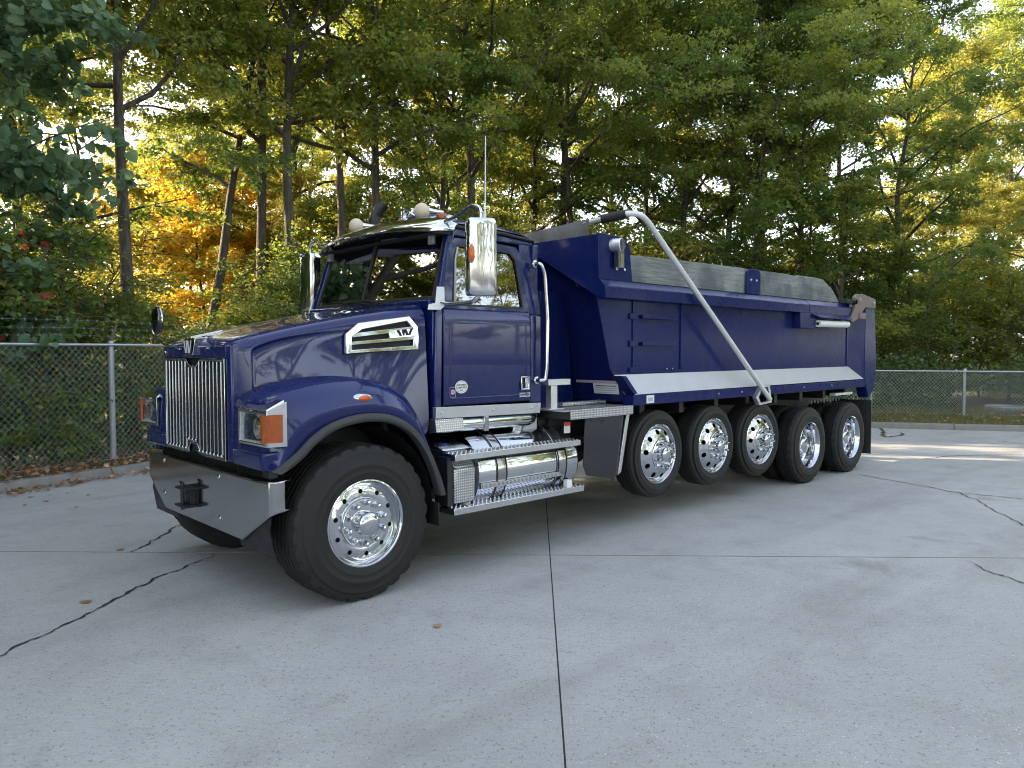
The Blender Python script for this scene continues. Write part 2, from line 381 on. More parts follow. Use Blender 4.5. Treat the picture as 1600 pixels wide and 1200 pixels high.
# ------------------------------------------------------------------ ground, slabs, kerbs
Aj = Vector((.705,-.709,0)).normalized(); Bj = Vector((-.709,-.705,0)).normalized(); OJ = Vector((1.80,-1.26,0))
def slabpt(a, b, z=0): p = OJ+Aj*a+Bj*b; return (p.x,p.y,z)
KD = Vector((.955,.297,0)).normalized(); KN = Vector((-KD.y,KD.x,0)); K0 = Vector((-.10,5.72,0))   # back kerb: face line
RD = Vector((-.50,.866,0)).normalized(); RN = Vector((RD.y,-RD.x,0)); R0 = Vector((14.95,1.02,0))    # right kerb
# meeting point of the two kerb lines
_t = ((R0-K0).cross(RD)).z/(KD.cross(RD)).z; KC = K0+KD*_t
gr_ = MB().box(-150,150,-150,150,-.40,-.06).build('ground', M['subbase'], smooth=0); tag(gr_, kind='structure')
pav = empty('pavement'); tag(pav, kind='structure')
SA, SB = 8.6, 6.4
lot = []      # the paved lot outline is clipped with half planes
def clip(poly, p0, nrm):
    out = []
    for i in range(len(poly)):
        a, b = Vector(poly[i]), Vector(poly[(i+1)%len(poly)]); da, db = (a-p0).dot(nrm), (b-p0).dot(nrm)
        if da >= 0: out.append(tuple(a))
        if da*db < 0: out.append(tuple(a+(b-a)*(da/(da-db))))
    return out
for i in range(-4,4):
    for j in range(-4,6):
        g = .0045; gb = .0075
        pl = [slabpt(i*SA+g,j*SB+gb), slabpt((i+1)*SA-g,j*SB+gb), slabpt((i+1)*SA-g,(j+1)*SB-gb), slabpt(i*SA+g,(j+1)*SB-gb)]
        pl = clip(pl, K0, -KN)
        if len(pl) > 2: pl = clip(pl, R0, -RN)
        if len(pl) < 3: continue
        dz = random.uniform(-.0006,.0)
        MB().prism([(x,y,-.05) for x,y,z in pl],(0,0,.05+dz)).build('concrete_slab', M['concrete'], pav, smooth=0)
far = MB().add([(-60,-75,-.0022),(70,-75,-.0022),(70,60,-.0022),(-60,60,-.0022)],[(0,1,2,3)]).build('joint_bed', M['joint'], pav, smooth=0)
def crack(pts, w, name='crack', seedv=1, mat=None):
    rnd = random.Random(seedv); P = [Vector((x,y,0)) for x,y in pts]; L = []
    for a, b in zip(P, P[1:]):
        n = max(2,int((b-a).length/.035)); side = Vector((-(b-a).y,(b-a).x,0)).normalized()
        for k in range(n): L.append((a+(b-a)*(k/n), side))
    L.append((P[-1], side)); o1 = 0; o2 = 0; rows = []
    for k,(p,s) in enumerate(L):
        o1 += rnd.gauss(0,.010)-o1*.10; o2 += rnd.gauss(0,.0040)-o2*.5
        ww = w*max(.25,1+rnd.gauss(0,.45)); e = min(1,min(k,len(L)-1-k)/6+.15)
        c = p+s*(o1+o2); rows.append([tuple(c+s*ww*e+Vector((0,0,.0055))), tuple(c-s*ww*e+Vector((0,0,.0055)))])
    return MB().grid(rows).build(name, mat or M['joint'], pav, smooth=0, recalc=False)
crack([(-.29,.78),(-.89,.35),(-1.30,.02),(-1.52,-.21),(-1.92,-.43),(-2.4,-.85),(-3.6,-1.7)], .008, seedv=3)
crack([(-.86,1.33),(-.52,1.63),(-.13,2.04),(.5,2.6)], .009, seedv=5)
crack([(8.05,-1.30),(7.85,-1.95),(7.55,-2.70),(7.6,-3.6),(7.8,-5)], .007, seedv=6)
crack([(7.6,-2.72),(6.88,-3.25),(6.01,-3.81),(5.2,-4.9)], .006, seedv=8)
crack([(4.18,-3.80),(4.05,-3.95),(3.80,-4.29),(3.3,-5.0)], .006, seedv=9)
crack([(10.3,-1.45),(11.0,-1.65),(12.3,-2.6),(13.5,-4.2)], .009, seedv=11)
crack([(15.1,1.0),(14.2,.62),(13.5,.33),(13.2,.14),(13.75,.06),(14.3,.20)], .03, 'grassy_crack', 12, M['soil'])
crack([(14.1,-1.6),(13.9,-2.0),(14.6,-2.9)], .014, seedv=13)
# verge ground behind the kerbs, as one sheet with gentle unevenness
def verge(name, rows, mat):
    o = MB().grid(rows).build(name, mat, smooth=60); tag(o, kind='structure'); return o
KH = .13
rows = []
rnd = random.Random(4)
for i in range(90):
    p = K0+KD*(-30+i*(_t+30+6)/89.0); r = []
    for k,d in enumerate((.15,.6,1.2,2.5,5,9,16,26,40)):
        q = p+KN*d; r.append((q.x,q.y,KH-.015+(0 if k==0 else rnd.uniform(-.02,.05)+.010*d)))
    rows.append(r)
verge('woodland_floor', rows, M['soil'])
rows = []
for i in range(70):
    p = KC+RD*6-RD*(i*60/69.0); r = []
    for k,d in enumerate((.16,.7,1.4,2.2,3.2,5,9,16,28,50)):
        q = p+RN*d; r.append((q.x,q.y,KH-.018+(0 if k==0 else rnd.uniform(-.015,.03)-.006*d)))
    rows.append(r)
verge('grass_verge', rows, M['soil'])
# kerbs of cast lengths with open joints
def kerb(name, p0, d, nrm, s0, s1, L):
    root = empty(name); tag(root, kind='structure'); s = s0
    while s < s1:
        e = min(s+L, s1); sec = [(-.012,-.04),(.0,.09),(.022,KH),(.15,KH),(.15,-.04)]
        rr = [[tuple(p0+d*(s+.006)+nrm*o+Vector((0,0,z))) for o,z in sec],[tuple(p0+d*(e-.006)+nrm*o+Vector((0,0,z))) for o,z in sec]]
        m = MB().grid(rr, True); m.f.append(tuple(range(5))); m.f.append(tuple(range(5,10)))
        m.build('kerb_stone', M['kerb'], root, bevel=.008); s = e
    return root
kerb('kerb', K0, KD, KN, -24, _t-2.2, 3.05)
kerb('kerb', R0, RD, RN, -26, (KC-R0).dot(RD)-2.2, 3.05)
# rounded kerb corner
a0 = KC-KD*2.2; b0 = KC-RD*2.2; cr_ = empty('kerb_corner'); tag(cr_, kind='structure')
pts = [a0*(1-t)**2+KC*2*t*(1-t)+b0*t*t for t in [k/8 for k in range(9)]]
m = MB(); rows = []
for k in range(9):
    tg = (pts[min(k+1,8)]-pts[max(k-1,0)]).normalized(); nn = Vector((-tg.y,tg.x,0))
    rows.append([tuple(pts[k]+nn*o+Vector((0,0,z))) for o,z in ((-.012,-.04),(0,.09),(.022,KH),(.15,KH),(3.2,KH-.02))])
m.grid(rows).build('kerb_stone', M['kerb'], cr_)

# ------------------------------------------------------------------ fences
def wire_mesh(P0, D, L, z0, z1, w, r, nrm, rec=0):
    n = int(L/w); nz = int((z1-z0)/(w*.5*1.08)); hz = (z1-z0)/nz
    i, j = np.meshgrid(np.arange(n), np.arange(nz), indexing='ij'); i = i.ravel(); j = j.ravel()
    segs = []
    odd = np.where(j%2==1, .5, 0.0)
    for q in (0,1):
        xa = (i+odd if q == 0 else i+1-odd)*w; xb = (i+.5-odd if q == 0 else i+.5+odd)*w
        segs.append(np.stack([xa, z0+j*hz, xb, z0+(j+1)*hz, np.full(len(i), .004*(1 if q else -1))],1))
    s = np.concatenate(segs); m = len(s)
    d = np.stack([s[:,2]-s[:,0], s[:,3]-s[:,1]],1); d /= np.linalg.norm(d,axis=1)[:,None]; pr = np.stack([-d[:,1],d[:,0]],1)
    vs = np.zeros((m,6,3)); D = np.array(D); N = np.array(nrm); P0 = np.array(P0)
    for e,(cx,cz) in enumerate(((0,1),(2,3))):
        for k,(a,b) in enumerate(((1,-.58),(-1,-.58),(0,1.15))):
            u = s[:,cx]+pr[:,0]*r*a; z = s[:,cz]+pr[:,1]*r*a; o = s[:,4]+b*r
            vs[:,e*3+k] = P0+u[:,None]*D+o[:,None]*N; vs[:,e*3+k,2] = z
    base = (np.arange(m)*6)[:,None]
    f = np.concatenate([base+np.array([a]) for a in ((0,1,4,3),(1,2,5,4),(2,0,3,5))])
    return vs.reshape(-1,3), f
def np_mesh(name, V, F, mat, parent=None):
    me = bpy.data.meshes.new(name); k = F.shape[1]
    me.vertices.add(len(V)); me.vertices.foreach_set('co', np.ascontiguousarray(V,dtype=np.float32).ravel())
    me.loops.add(F.size); me.loops.foreach_set('vertex_index', np.ascontiguousarray(F,dtype=np.int32).ravel())
    me.polygons.add(len(F)); me.polygons.foreach_set('loop_start', np.arange(0,F.size,k,dtype=np.int32)); me.polygons.foreach_set('loop_total', np.full(len(F),k,dtype=np.int32))
    me.update(calc_edges=True); me.materials.append(mat)
    if name is None: return me
    return me
def obj_of(name, me, parent=None, loc=None, rz=0, sc=1):
    o = bpy.data.objects.new(name, me); COL.objects.link(o)
    if parent: o.parent = parent
    if loc: o.location = loc
    if rz: o.rotation_euler = (0,0,rz)
    if sc != 1: o.scale = (sc,sc,sc)
    return o
def fence(name, label, P0, D, N, L, post_at, z0, z1, arm, w=.085, r=.0027):
    F = empty(name, tuple(P0)); tag(F, label, 'fence'); O = P0
    V, f = wire_mesh((0,0,0), D, L, z0+.02, z1, w, r, N); me = np_mesh('wire_mesh', V, f, M['galv']); wm = obj_of('wire_mesh', me, F); wm['kind'] = 'stuff'
    loc = lambda s, z, o=0: tuple(D*s+N*o+Vector((0,0,z)))
    MB().tube([loc(0,z1),loc(L,z1)], .022, 10).build('top_rail', M['galv'], F)
    MB().tube([loc(0,z0+.05),loc(L,z0+.05)], .003, 5).build('tension_wire', M['galv'], F)
    for s in post_at:
        p = MB().tube([loc(s,z0-.3,.035),loc(s,z1+.03,.035)], .042 if arm else .032, 14).lathe([(.046,0),(.044,.03),(.03,.05),(.001,.055)], loc(s,z1+.02,.035),(0,0,1),14)
        for zz in (z0+.35,z0+.8,z1-.1): p.lathe([(.036,-.012),(.040,-.012),(.040,.012),(.036,.012)], loc(s,zz,.035),(0,0,1),14)
        po = p.build('post', M['galv'], F, smooth=40)
        if arm: MB().tube([loc(s,z1+.04,.035),loc(s-.06,z1+.36,-.24)], [.02,.014], 8).build('barb_arm', M['galv'], po)
    if arm:
        for k,t in enumerate((.3,.62,.95)):
            b = MB(); pth = [loc(s_,z1+.04+.32*t-.02*math.sin(PI*((s_/3.05)%1)),.035-.275*t) for s_ in np.linspace(0,L,int(L/.4))]; b.tube(pth,.0014,4)
            for s_ in np.arange(.1,L,.14):
                c = Vector(loc(s_,z1+.04+.32*t-.02*math.sin(PI*((s_/3.05)%1)),.035-.275*t)); b.tube([c-Vector((.01,.01,.02)),c+Vector((.01,.0,.02))],.0015,3,False); b.tube([c-Vector((.01,-.015,-.018)),c+Vector((.01,-.015,-.018))],.0015,3,False)
            b.build('barbed_wire', M['galv'], F, smooth=0)
    return F
FL0 = K0+KN*.62; sp = (Vector((.48,6.7,0))-FL0).dot(KD)
fence('chain_link_fence','tall galvanised chain-link fence with barbed wire arms along the left kerb', FL0-KD*9, KD, KN, 18.6, [9+sp-3.05*k for k in (0,1,2)]+[9+sp+3.05*k for k in (1,2,3)], KH-.02, 1.87, True, .092, .0023)
FR0 = Vector((18.55,.35,0)); rd2 = Vector((.44,-.898,0)).normalized(); rn2 = Vector((-rd2.y,rd2.x,0))
fence('low_chain_link_fence','low galvanised chain-link fence on the grass verge behind the truck', FR0-rd2*7.4, rd2, rn2, 16.5, [7.4+.13-2.15*k for k in (0,1,2,3)]+[7.4+.13+2.15*k for k in (1,2,3,4)], .10, 1.24, False, .085, .0032)
# corrugated galvanised ring behind the low fence
cv = MB(); prf = []
for k in range(25): prf.append((.47+.014*math.sin(k*PI/3), .02+.21*k/24))
cv.lathe(prf+[(.455,.23),(.45,.02)], (20.75,-.15,.05), (0,0,1), 48)
rg = cv.build('corrugated_steel_ring', M['galv'], smooth=60); tag(rg, 'low corrugated galvanised steel ring lying in the grass behind the low fence','steel ring')
# ------------------------------------------------------------------ the truck (x rearward, left side at -y, z up, origin under the front axle)
T = empty('dump_truck')
tag(T, 'dark blue conventional dump truck with chrome trim, parked on the concrete', 'dump truck')
P_ = M['paint']; B_ = M['bed']
def lerp(a, b, t): return a+(b-a)*t
def vadd(p, q): return tuple(a+b for a,b in zip(p,q))

# ---- wheels (local: axle along y, outside faces -y, outer sidewall at y=0)
def tyre_mesh(R, Wd, rr, kind):
    m = MB(); N = 168; rows = []
    sh = .030 if kind != 'wide' else .036
    prof = [(rr,.030),(rr+.012,.006),(rr+.05,-.004),(rr+.065,-.0075),(rr+.072,-.0055),(lerp(rr,R,.40),-.0075),(lerp(rr,R,.42),-.010),(lerp(rr,R,.47),-.010),(lerp(rr,R,.49),-.0075),(lerp(rr,R,.72),-.002),(R-.062,.008),(R-.058,.012),(R-.038,.016),(R-.012,sh-.006),(R-.003,sh+.012)]
    ng = 5 if kind == 'wide' else 4
    tr = []
    a, b = sh+.012, Wd-sh-.012
    for g in range(ng):
        y = lerp(a, b, (g+1)/(ng+1)); hw = .0055 if kind != 'wide' else .007
        tr += [(R,y-hw-.002,1),(R-.012,y-hw,1),(R-.012,y+hw,1),(R,y+hw+.002,1)]
    full = [(r,y,0) for r,y in prof]+tr+[(r,Wd-y,0) for r,y in prof[::-1]]
    for k in range(N):
        th = 2*PI*k/N; ph = k % 6; z = [0,1,2,3,2,1][ph]/3-.5
        row = []
        for i,(r,y,fl) in enumerate(full):
            if fl and kind in ('wide','lug'): y += z*.013
            if kind in ('wide','lug') and abs(r-(R-.012)) < 1e-6 and not fl and ph in (0,1): r -= .014
            if kind in ('wide','lug') and abs(r-(R-.003)) < 1e-6 and ph in (0,1): r -= .013
            row.append((r*math.cos(th), y, r*math.sin(th)))
        rows.append(row)
    rows.append(rows[0]); m.grid(rows)
    return m
def disc_with_holes(m, prof, nh, rh, hr, n_in=24, depth=.02):
    """prof: (radius, y) from outside in; one flat span carries nh round holes of radius hr at radius rh"""
    yi = lambda r: np.interp(r, [p[0] for p in prof[::-1]], [p[1] for p in prof[::-1]])
    ro, ri = rh+hr*1.45, rh-hr*1.45
    for k in range(nh):
        t0, t1 = 2*PI*k/nh, 2*PI*(k+1)/nh; tc = (t0+t1)/2
        per = []
        q = n_in//4
        for j in range(q): per.append((ro, lerp(t0,t1,j/q)))
        for j in range(q): per.append((lerp(ro,ri,j/q), t1))
        for j in range(q): per.append((ri, lerp(t1,t0,j/q)))
        for j in range(q): per.append((lerp(ri,ro,j/q), t0))
        outer = []; inner = []; deep = []
        for r, t in per:
            x, z = r*math.cos(t), r*math.sin(t); outer.append((x, yi(r), z))
            cx, cz = rh*math.cos(tc), rh*math.sin(tc); a = math.atan2(z-cz, x-cx)
            ix, iz = cx+hr*math.cos(a), cz+hr*math.sin(a); y = yi(math.hypot(ix,iz))
            inner.append((ix, y, iz)); deep.append((ix, y+depth, iz))
        m.grid([outer, inner, deep], True)
    a = [(r,y) for r,y in prof if r > ro+.001]+[(ro, yi(ro))]; b = [(ri, yi(ri))]+[(r,y) for r,y in prof if r < ri-.001]
    for pr in (a, b): m.lathe(pr, (0,0,0), (0,1,0), 60)
    return m
nut = MB().lathe([(.019,0),(.019,-.016),(.0165,-.020),(.0165,-.046),(.011,-.056),(.0005,-.058)], (0,0,0), (0,1,0), 6)
spike = MB().lathe([(.019,0),(.0185,-.014),(.0145,-.018),(.0135,-.050),(.008,-.064),(.0005,-.068)], (0,0,0), (0,1,0), 8)
bignut = MB().lathe([(.026,.004),(.026,-.012),(.022,-.016),(.021,-.042),(.016,-.052),(.0005,-.055)], (0,0,0), (0,1,0), 6)
def make_wheel(kind):
    w = empty('wheel', parent=T)
    if kind == 'front':
        tyre_mesh(.557,.415,.296,'wide').build('tyre', M['tyre'], w, smooth=25)
        m = MB(); prof = [(.304,.034),(.311,.016),(.309,.006),(.300,.004),(.291,.012),(.286,.040),(.276,.062),(.262,.060),(.240,.050),(.200,.046),(.182,.048),(.165,.052),(.150,.052)]
        disc_with_holes(m, prof, 10, .226, .0175, depth=.03).build('rim', M['chrome'], w, smooth=40)
        MB().lathe([(.178,.052),(.176,.038),(.170,.032),(.095,.026),(.001,.026)], (0,0,0), (0,1,0), 56).build('hub_cover', M['chrome'], w, smooth=40)
        MB().lathe([(.089,.03),(.088,-.010),(.083,-.034),(.070,-.048),(.04,-.055),(.001,-.057)], (0,0,0), (0,1,0), 48).build('hub_cap', M['chrome'], w, smooth=50)
        MB().lathe([(.285,.09),(.001,.09)], (0,0,0), (0,1,0), 40).build('shade_disc', M['black'], w)  # flat black disc painting the shade behind the rim holes
        rn, yn, nm = .146, .030, bignut
    elif kind == 'lift':
        tyre_mesh(.452,.275,.292,'rib').build('tyre', M['tyre'], w, smooth=25)
        m = MB(); prof = [(.302,.032),(.308,.012),(.305,.003),(.297,.000),(.289,.010),(.284,.030),(.272,.030),(.255,.010),(.235,-.004),(.195,-.022),(.160,-.034),(.150,-.034)]
        disc_with_holes(m, prof, 10, .228, .0265, depth=.03).build('rim', M['chrome'], w, smooth=40)
        MB().lathe([(.166,-.030),(.163,-.040),(.150,-.046),(.105,-.052),(.001,-.052)], (0,0,0), (0,1,0), 48).build('hub_cover', M['chrome'], w, smooth=40)
        MB().lathe([(.074,-.045),(.073,-.072),(.068,-.094),(.050,-.104),(.03,-.108),(.001,-.109)], (0,0,0), (0,1,0), 40).build('hub_cap', M['chrome'], w, smooth=40)
        MB().lathe([(.285,.09),(.001,.09)], (0,0,0), (0,1,0), 40).build('shade_disc', M['black'], w)  # black sheet standing in for the shaded wheel interior
        rn, yn, nm = .132, -.048, spike
    else:
        tyre_mesh(.512,.272,.292,'lug').build('tyre', M['tyre'], w, smooth=25)
        if kind == 'drive':
            m = MB(); prof = [(.302,.032),(.308,.012),(.305,.002),(.297,.000),(.289,.010),(.282,.034),(.270,.060),(.266,.135),(.262,.158),(.245,.170),(.195,.174),(.130,.174)]
            disc_with_holes(m, prof, 10, .218, .018, depth=.02).build('rim', M['alu'] if 0 else M['chrome'], w, smooth=40)
            MB().lathe([(.118,.174),(.112,.090),(.100,.070),(.070,.062),(.001,.060)], (0,0,0), (0,1,0), 40).build('hub_cap', M['chrome'], w, smooth=40)
            MB().lathe([(.27,.20),(.001,.20)], (0,0,0), (0,1,0), 40).build('shade_disc', M['black'], w)  # black backing for the shade deep inside the dish
            rn, yn, nm = .150, .172, nut
        else:
            MB().lathe([(.302,.032),(.304,.010),(.292,.012),(.280,.06),(.270,.20),(.001,.20)], (0,0,0), (0,1,0), 40).build('rim', M['dullalu'], w)
            return w
    first = None
    for k in range(10):
        a = 2*PI*(k+.25)/10; p = (rn*math.cos(a), yn, rn*math.sin(a))
        if first is None:
            first = nm.build('lug_nut', M['chrome'], w, smooth=30, loc=p)
        else:
            c = first.copy(); COL.objects.link(c); c.location = p
    return w
def put(w, x, y, z, right=False, spin=0, toe=0):
    w.location = (x, y, z); w.rotation_euler = (0, spin, (PI if right else 0)+toe)
protos = {k: make_wheel(k) for k in ('front','lift','drive','inner')}
used = set()
def wheel_at(kind, x, y, z, right=False, toe=0):
    w = protos[kind] if kind not in used else copy_tree(protos[kind], T)
    used.add(kind); put(w, x, y, z, right, random.uniform(-1,1), toe)
for x, z, toe in ((3.49,.712,.0),(4.53,.705,.0),(5.575,.690,-.05)):
    wheel_at('lift', x, -1.185, z, toe=toe); wheel_at('lift', x, 1.185, z, True, toe)
wheel_at('front', 0, -1.205, .553); wheel_at('front', 0, 1.205, .553, True)
for x in (6.865, 8.19):
    wheel_at('drive', x, -1.205, .508); wheel_at('drive', x, 1.205, .508, True)
    wheel_at('inner', x, -.895, .508); wheel_at('inner', x, .895, .508, True)

# ---- chassis
for s in (-1,1):
    m = MB(); y = s*.43
    m.box(-.60,9.0,y-.04,y+.04,1.03,1.05).box(-.60,9.0,y-.04,y+.04,.76,.78).box(-.60,9.0,y-s*.04-.006,y-s*.04+.006,.78,1.03)
    m.build('frame_rail', M['black'], T, smooth=0)
for x, z in ((0,.55),(3.49,.70),(4.53,.70),(5.575,.69),(6.865,.51),(8.19,.51)):
    m = MB(); d = .07 if x else .06
    m.tube([(x,-.85,z),(x,.85,z)], d, 12)
    if x > 6: m.ball((x,0,z),(.24,.22,.22)); m.tube([(x-.55,0,z+.06),(x,0,z+.03)], .06, 10)
    for s in (-1,1):
        m.tube([(x,s*.62,z),(x,s*.50,z)], .20, 18)
        m.box(x-.5,x+.5,s*.46-.04,s*.46+.04,z+.10,z+.16)
        m.tube([(x-.12,s*.55,z+.18),(x-.12,s*.55,z+.42)], .11, 12)
    m.build('axle', M['axle'], T, smooth=35)
MB().tube([(2.0,0,.62),(6.6,0,.60)], .06, 12).build('drive_shaft', M['axle'], T)
m = MB(); m.box(.1,1.6,-.36,.36,.62,1.55); m.box(1.6,2.5,-.26,.26,.55,.95); m.tube([(.2,0,.52),(.9,0,.52)],.2,16)
m.build('engine', M['axle'], T, bevel=.03)
for s in (-1,1):
    MB().tube([(3.1,s*.74,.72),(3.9,s*.74,.72)], .13, 18).tube([(4.0,s*.70,.93),(5.2,s*.70,.93)], .11, 18).build('air_tank', M['black'], T, smooth=40)
for x in (2.4, 3.05, 4.0, 5.05, 6.2, 7.5, 8.75): MB().box(x-.05,x+.05,-.40,.40,.80,1.0).build('cross_member', M['black'], T)
# inner wheel-arch liners of the front axle
for s in (-1,1):
    m = MB(); rows = []
    for i in range(13):
        a = PI*(-.10+1.18*i/12); rows.append([(.0-.66*math.cos(a)-.02, s*y, .60+.64*math.sin(a)) for y in (.60,1.12)])
    m.grid(rows).box(-.64,.62,s*.55-.01,s*.55+.01,.62,1.25).build('wheel_arch_liner', M['black'], T)

# ---- bumper
m = MB(); prof = []
top = [(-.60,-1.175,.918),(-.692,-1.14,.913),(-.70,-.97,.905),(-.70,.97,.905),(-.692,1.14,.913),(-.60,1.175,.918)]
bot = [(-.60,-1.175,.735),(-.692,-1.14,.700),(-.70,-.735,.478),(-.70,.735,.478),(-.692,1.14,.700),(-.60,1.175,.735)]
n = len(top); back_t = [vadd(p,(.012,0,0)) for p in top]; back_b = [vadd(p,(.012,0,0)) for p in bot]
flt = [vadd(p,(.05,0,.002)) for p in top]; flb = [vadd(p,(.06,0,.0)) for p in bot]
def split(a, b): return [[tuple(lerp(np.array(a[i]),np.array(b[i]),t)) for i in range(n)] for t in (0,.5,1)]
m.grid([flt]+split(top,bot)+[flb])
bump = m.build('bumper', M['steel'], T, bevel=.006, smooth=30)
mod = bump.modifiers.new('thickness','SOLIDIFY'); mod.thickness = .006; mod.offset = 1
for y, z in ((-.375,.865),(-.375,.565),(.74,.87),(.74,.60)):
    MB().lathe([(.021,.004),(.021,-.006),(.014,-.013),(.001,-.016)], (-.702,y,z), (1,0,0), 14).build('bumper_bolt', M['chrome'], bump)
m = MB(); m.box(-.80,-.702,.04,.24,.715,.732).box(-.80,-.702,.06,.25,.580,.597).box(-.74,-.702,.09,.20,.597,.715)
m.tube([(-.775,.15,.56),(-.775,.15,.765)],.016,10).tube([(-.775,.15,.765),(-.775,.20,.765)],.010,8)
m.build('tow_pin_bracket', M['black'], bump, bevel=.006)
m = MB(); m.box(-.62,-.55,-1.0,1.0,.80,.90).box(-.60,-.56,-.62,.62,.88,1.02).box(-.66,-.6,-1.08,-.98,.93,1.0).box(-.66,-.6,.98,1.08,.93,1.0)
m.build('bumper_support', M['black'], T)

# ---- hood
st = [ # x, half width at shoulder, top z at centre, shoulder drop, half width low, low z
 (-.712,.622,1.800,.030,.625,1.36),(-.705,.640,1.838,.050,.642,1.36),(-.67,.655,1.872,.058,.662,1.38),(-.58,.672,1.902,.058,.69,1.42),(-.42,.690,1.945,.056,.72,1.46),(-.20,.720,1.995,.056,.765,1.48),
 (.05,.765,2.047,.060,.835,1.46),(.30,.825,2.093,.068,.905,1.36),(.52,.880,2.130,.080,.955,1.22),(.72,.925,2.160,.095,.985,1.05)]
def hood_row(x, w, zt, dr, wl, zl, d=None):
    if d is None: d = float(np.interp(x,[-.56,-.1,.12],[.024,.020,0])) if x > -.575 else 0
    zs = float(np.interp(x,[-.60,-.56,-.38,.03,.75],[1.74,1.785,1.858,1.915,1.96])); zs = min(zs, zt-.026-dr-.02)
    f = lambda z: w+(wl-w)*((zt-.026-dr-z)/(zt-.026-dr-zl))**.9
    lo = [zs, zs-.012, lerp(zs,zl,.35), lerp(zs,zl,.7), zl]
    half = [(0,zt),(w*.12,zt),(w*.17,zt-.010),(w*.55,zt-.018),(w-.13,zt-.026),(w-.07,zt-.026-dr*.15),(w-.028,zt-.026-dr*.45),(w,zt-.026-dr),(f(zs+.006),zs+.006),(f(zs)-d*.5,zs-.002)]+[(f(z)-d,z-.006) for z in lo[1:]]
    return [(x,-y,z) for y,z in half[::-1]]+[(x,y,z) for y,z in half[1:]]
def hst(x):
    return tuple(float(np.interp(x,[q[0] for q in st],[q[k] for q in st])) for k in range(6))
st0 = [q for q in st if q[0] < -.6]+[hst(-.590)+(0,),hst(-.584)+(0,),hst(-.572)+(.024,),hst(-.562)+(.024,)]+[q for q in st if q[0] > -.55]
m = MB(); rows = [hood_row(*s) for s in st0]; m.grid(rows)
nose = rows[0]
hood = m.build('hood', P_, T, smooth=50)
sb = hood.modifiers.new('smooth','SUBSURF'); sb.levels = 1; sb.render_levels = 2
# nose band over the grille and the flat corner pillars beside it
m = MB()
for s in (-1,1):
    m.hexa([(-.735,s*.600,1.00),(-.715,s*.660,1.00),(-.60,s*.668,1.0),(-.60,s*.58,1.0)], [(-.735,s*.600,1.80),(-.715,s*.648,1.80),(-.60,s*.655,1.80),(-.60,s*.58,1.80)])
m.hexa([(-.735,-.600,1.715),(-.735,.600,1.715),(-.62,.600,1.715),(-.62,-.600,1.715)], [(-.735,-.600,1.802),(-.735,.600,1.802),(-.62,.600,1.81),(-.62,-.600,1.81)])
m.build('grille_surround', P_, hood, bevel=.012, seg=3)
# chrome side vents
for s in (-1,1):
    y0 = lambda x: s*(.785+.145*(x/.65))
    pt = lambda x,z,d=0: (x, y0(x)+s*d-s*.05*(z-1.85), z)
    outer = [(.059,1.743),(.065,1.89),(.162,1.972),(.379,2.005),(.564,2.034),(.631,1.956),(.636,1.881),(.63,1.776),(.352,1.762)]
    inner = [(.112,1.772),(.113,1.867),(.191,1.925),(.379,1.962),(.543,1.994),(.594,1.935),(.594,1.881),(.588,1.806),(.352,1.791)]
    v = MB(); v.ring([pt(x,z,.012) for x,z in outer], [pt(x,z,.010) for x,z in inner], (0,s*.03,0))
    vt = v.build('side_vent', M['chrome'], T, bevel=.006)
    MB().prism([pt(x,z,.004) for x,z in inner], (0,-s*.03,0)).build('vent_opening', M['dark'], vt)
    for (xa,za,xb,zb,wz) in ((.10,1.878,.61,1.942,.016),(.10,1.820,.61,1.868,.013)):
        MB().hexa([pt(xa,za-wz,.008),pt(xb,zb-wz,.008),pt(xb,zb-wz,.040),pt(xa,za-wz,.040)],[pt(xa,za+wz,.008),pt(xb,zb+wz,.008),pt(xb,zb+wz,.034),pt(xa,za+wz,.034)]).build('vent_bar', M['chrome'], vt, bevel=.004)
    MB().hexa([pt(.395,1.858,.010),pt(.630,1.876,.010),pt(.630,1.876,.042),pt(.395,1.858,.042)],[pt(.395,1.920,.010),pt(.630,1.945,.010),pt(.630,1.945,.042),pt(.395,1.920,.042)]).build('vent_badge_plate', M['chrome'], vt, bevel=.005)
    lm = MB(); sx = 1 if s < 0 else -1
    def stroke(m, a, b, w, f): # slanted bar of a letter in local (u,v)
        (ua,va),(ub,vb) = a,b; m.hexa([f(ua-w,va),f(ua+w,va),f(ub+w,vb),f(ub-w,vb)], [f(ua-w,va,1),f(ua+w,va,1),f(ub+w,vb,1),f(ub-w,vb,1)])
    f = lambda u,vv,d=0: pt(.522+sx*u*.95, 1.9075+vv+.12*sx*u, .043+.005*d)
    for a,b,w in (((-.060,.024),(-.036,-.024),.010),((-.020,.024),(-.012,-.024),.007),((-.012,-.024),(-.002,.024),.004),((.004,.024),(.014,-.024),.007),((.022,-.024),(.014,.010),.004),((.058,.024),(.034,-.024),.010)):
        stroke(lm, a, b, w, f)
    lm.build('vent_emblem', M['ink'], vt, smooth=0)
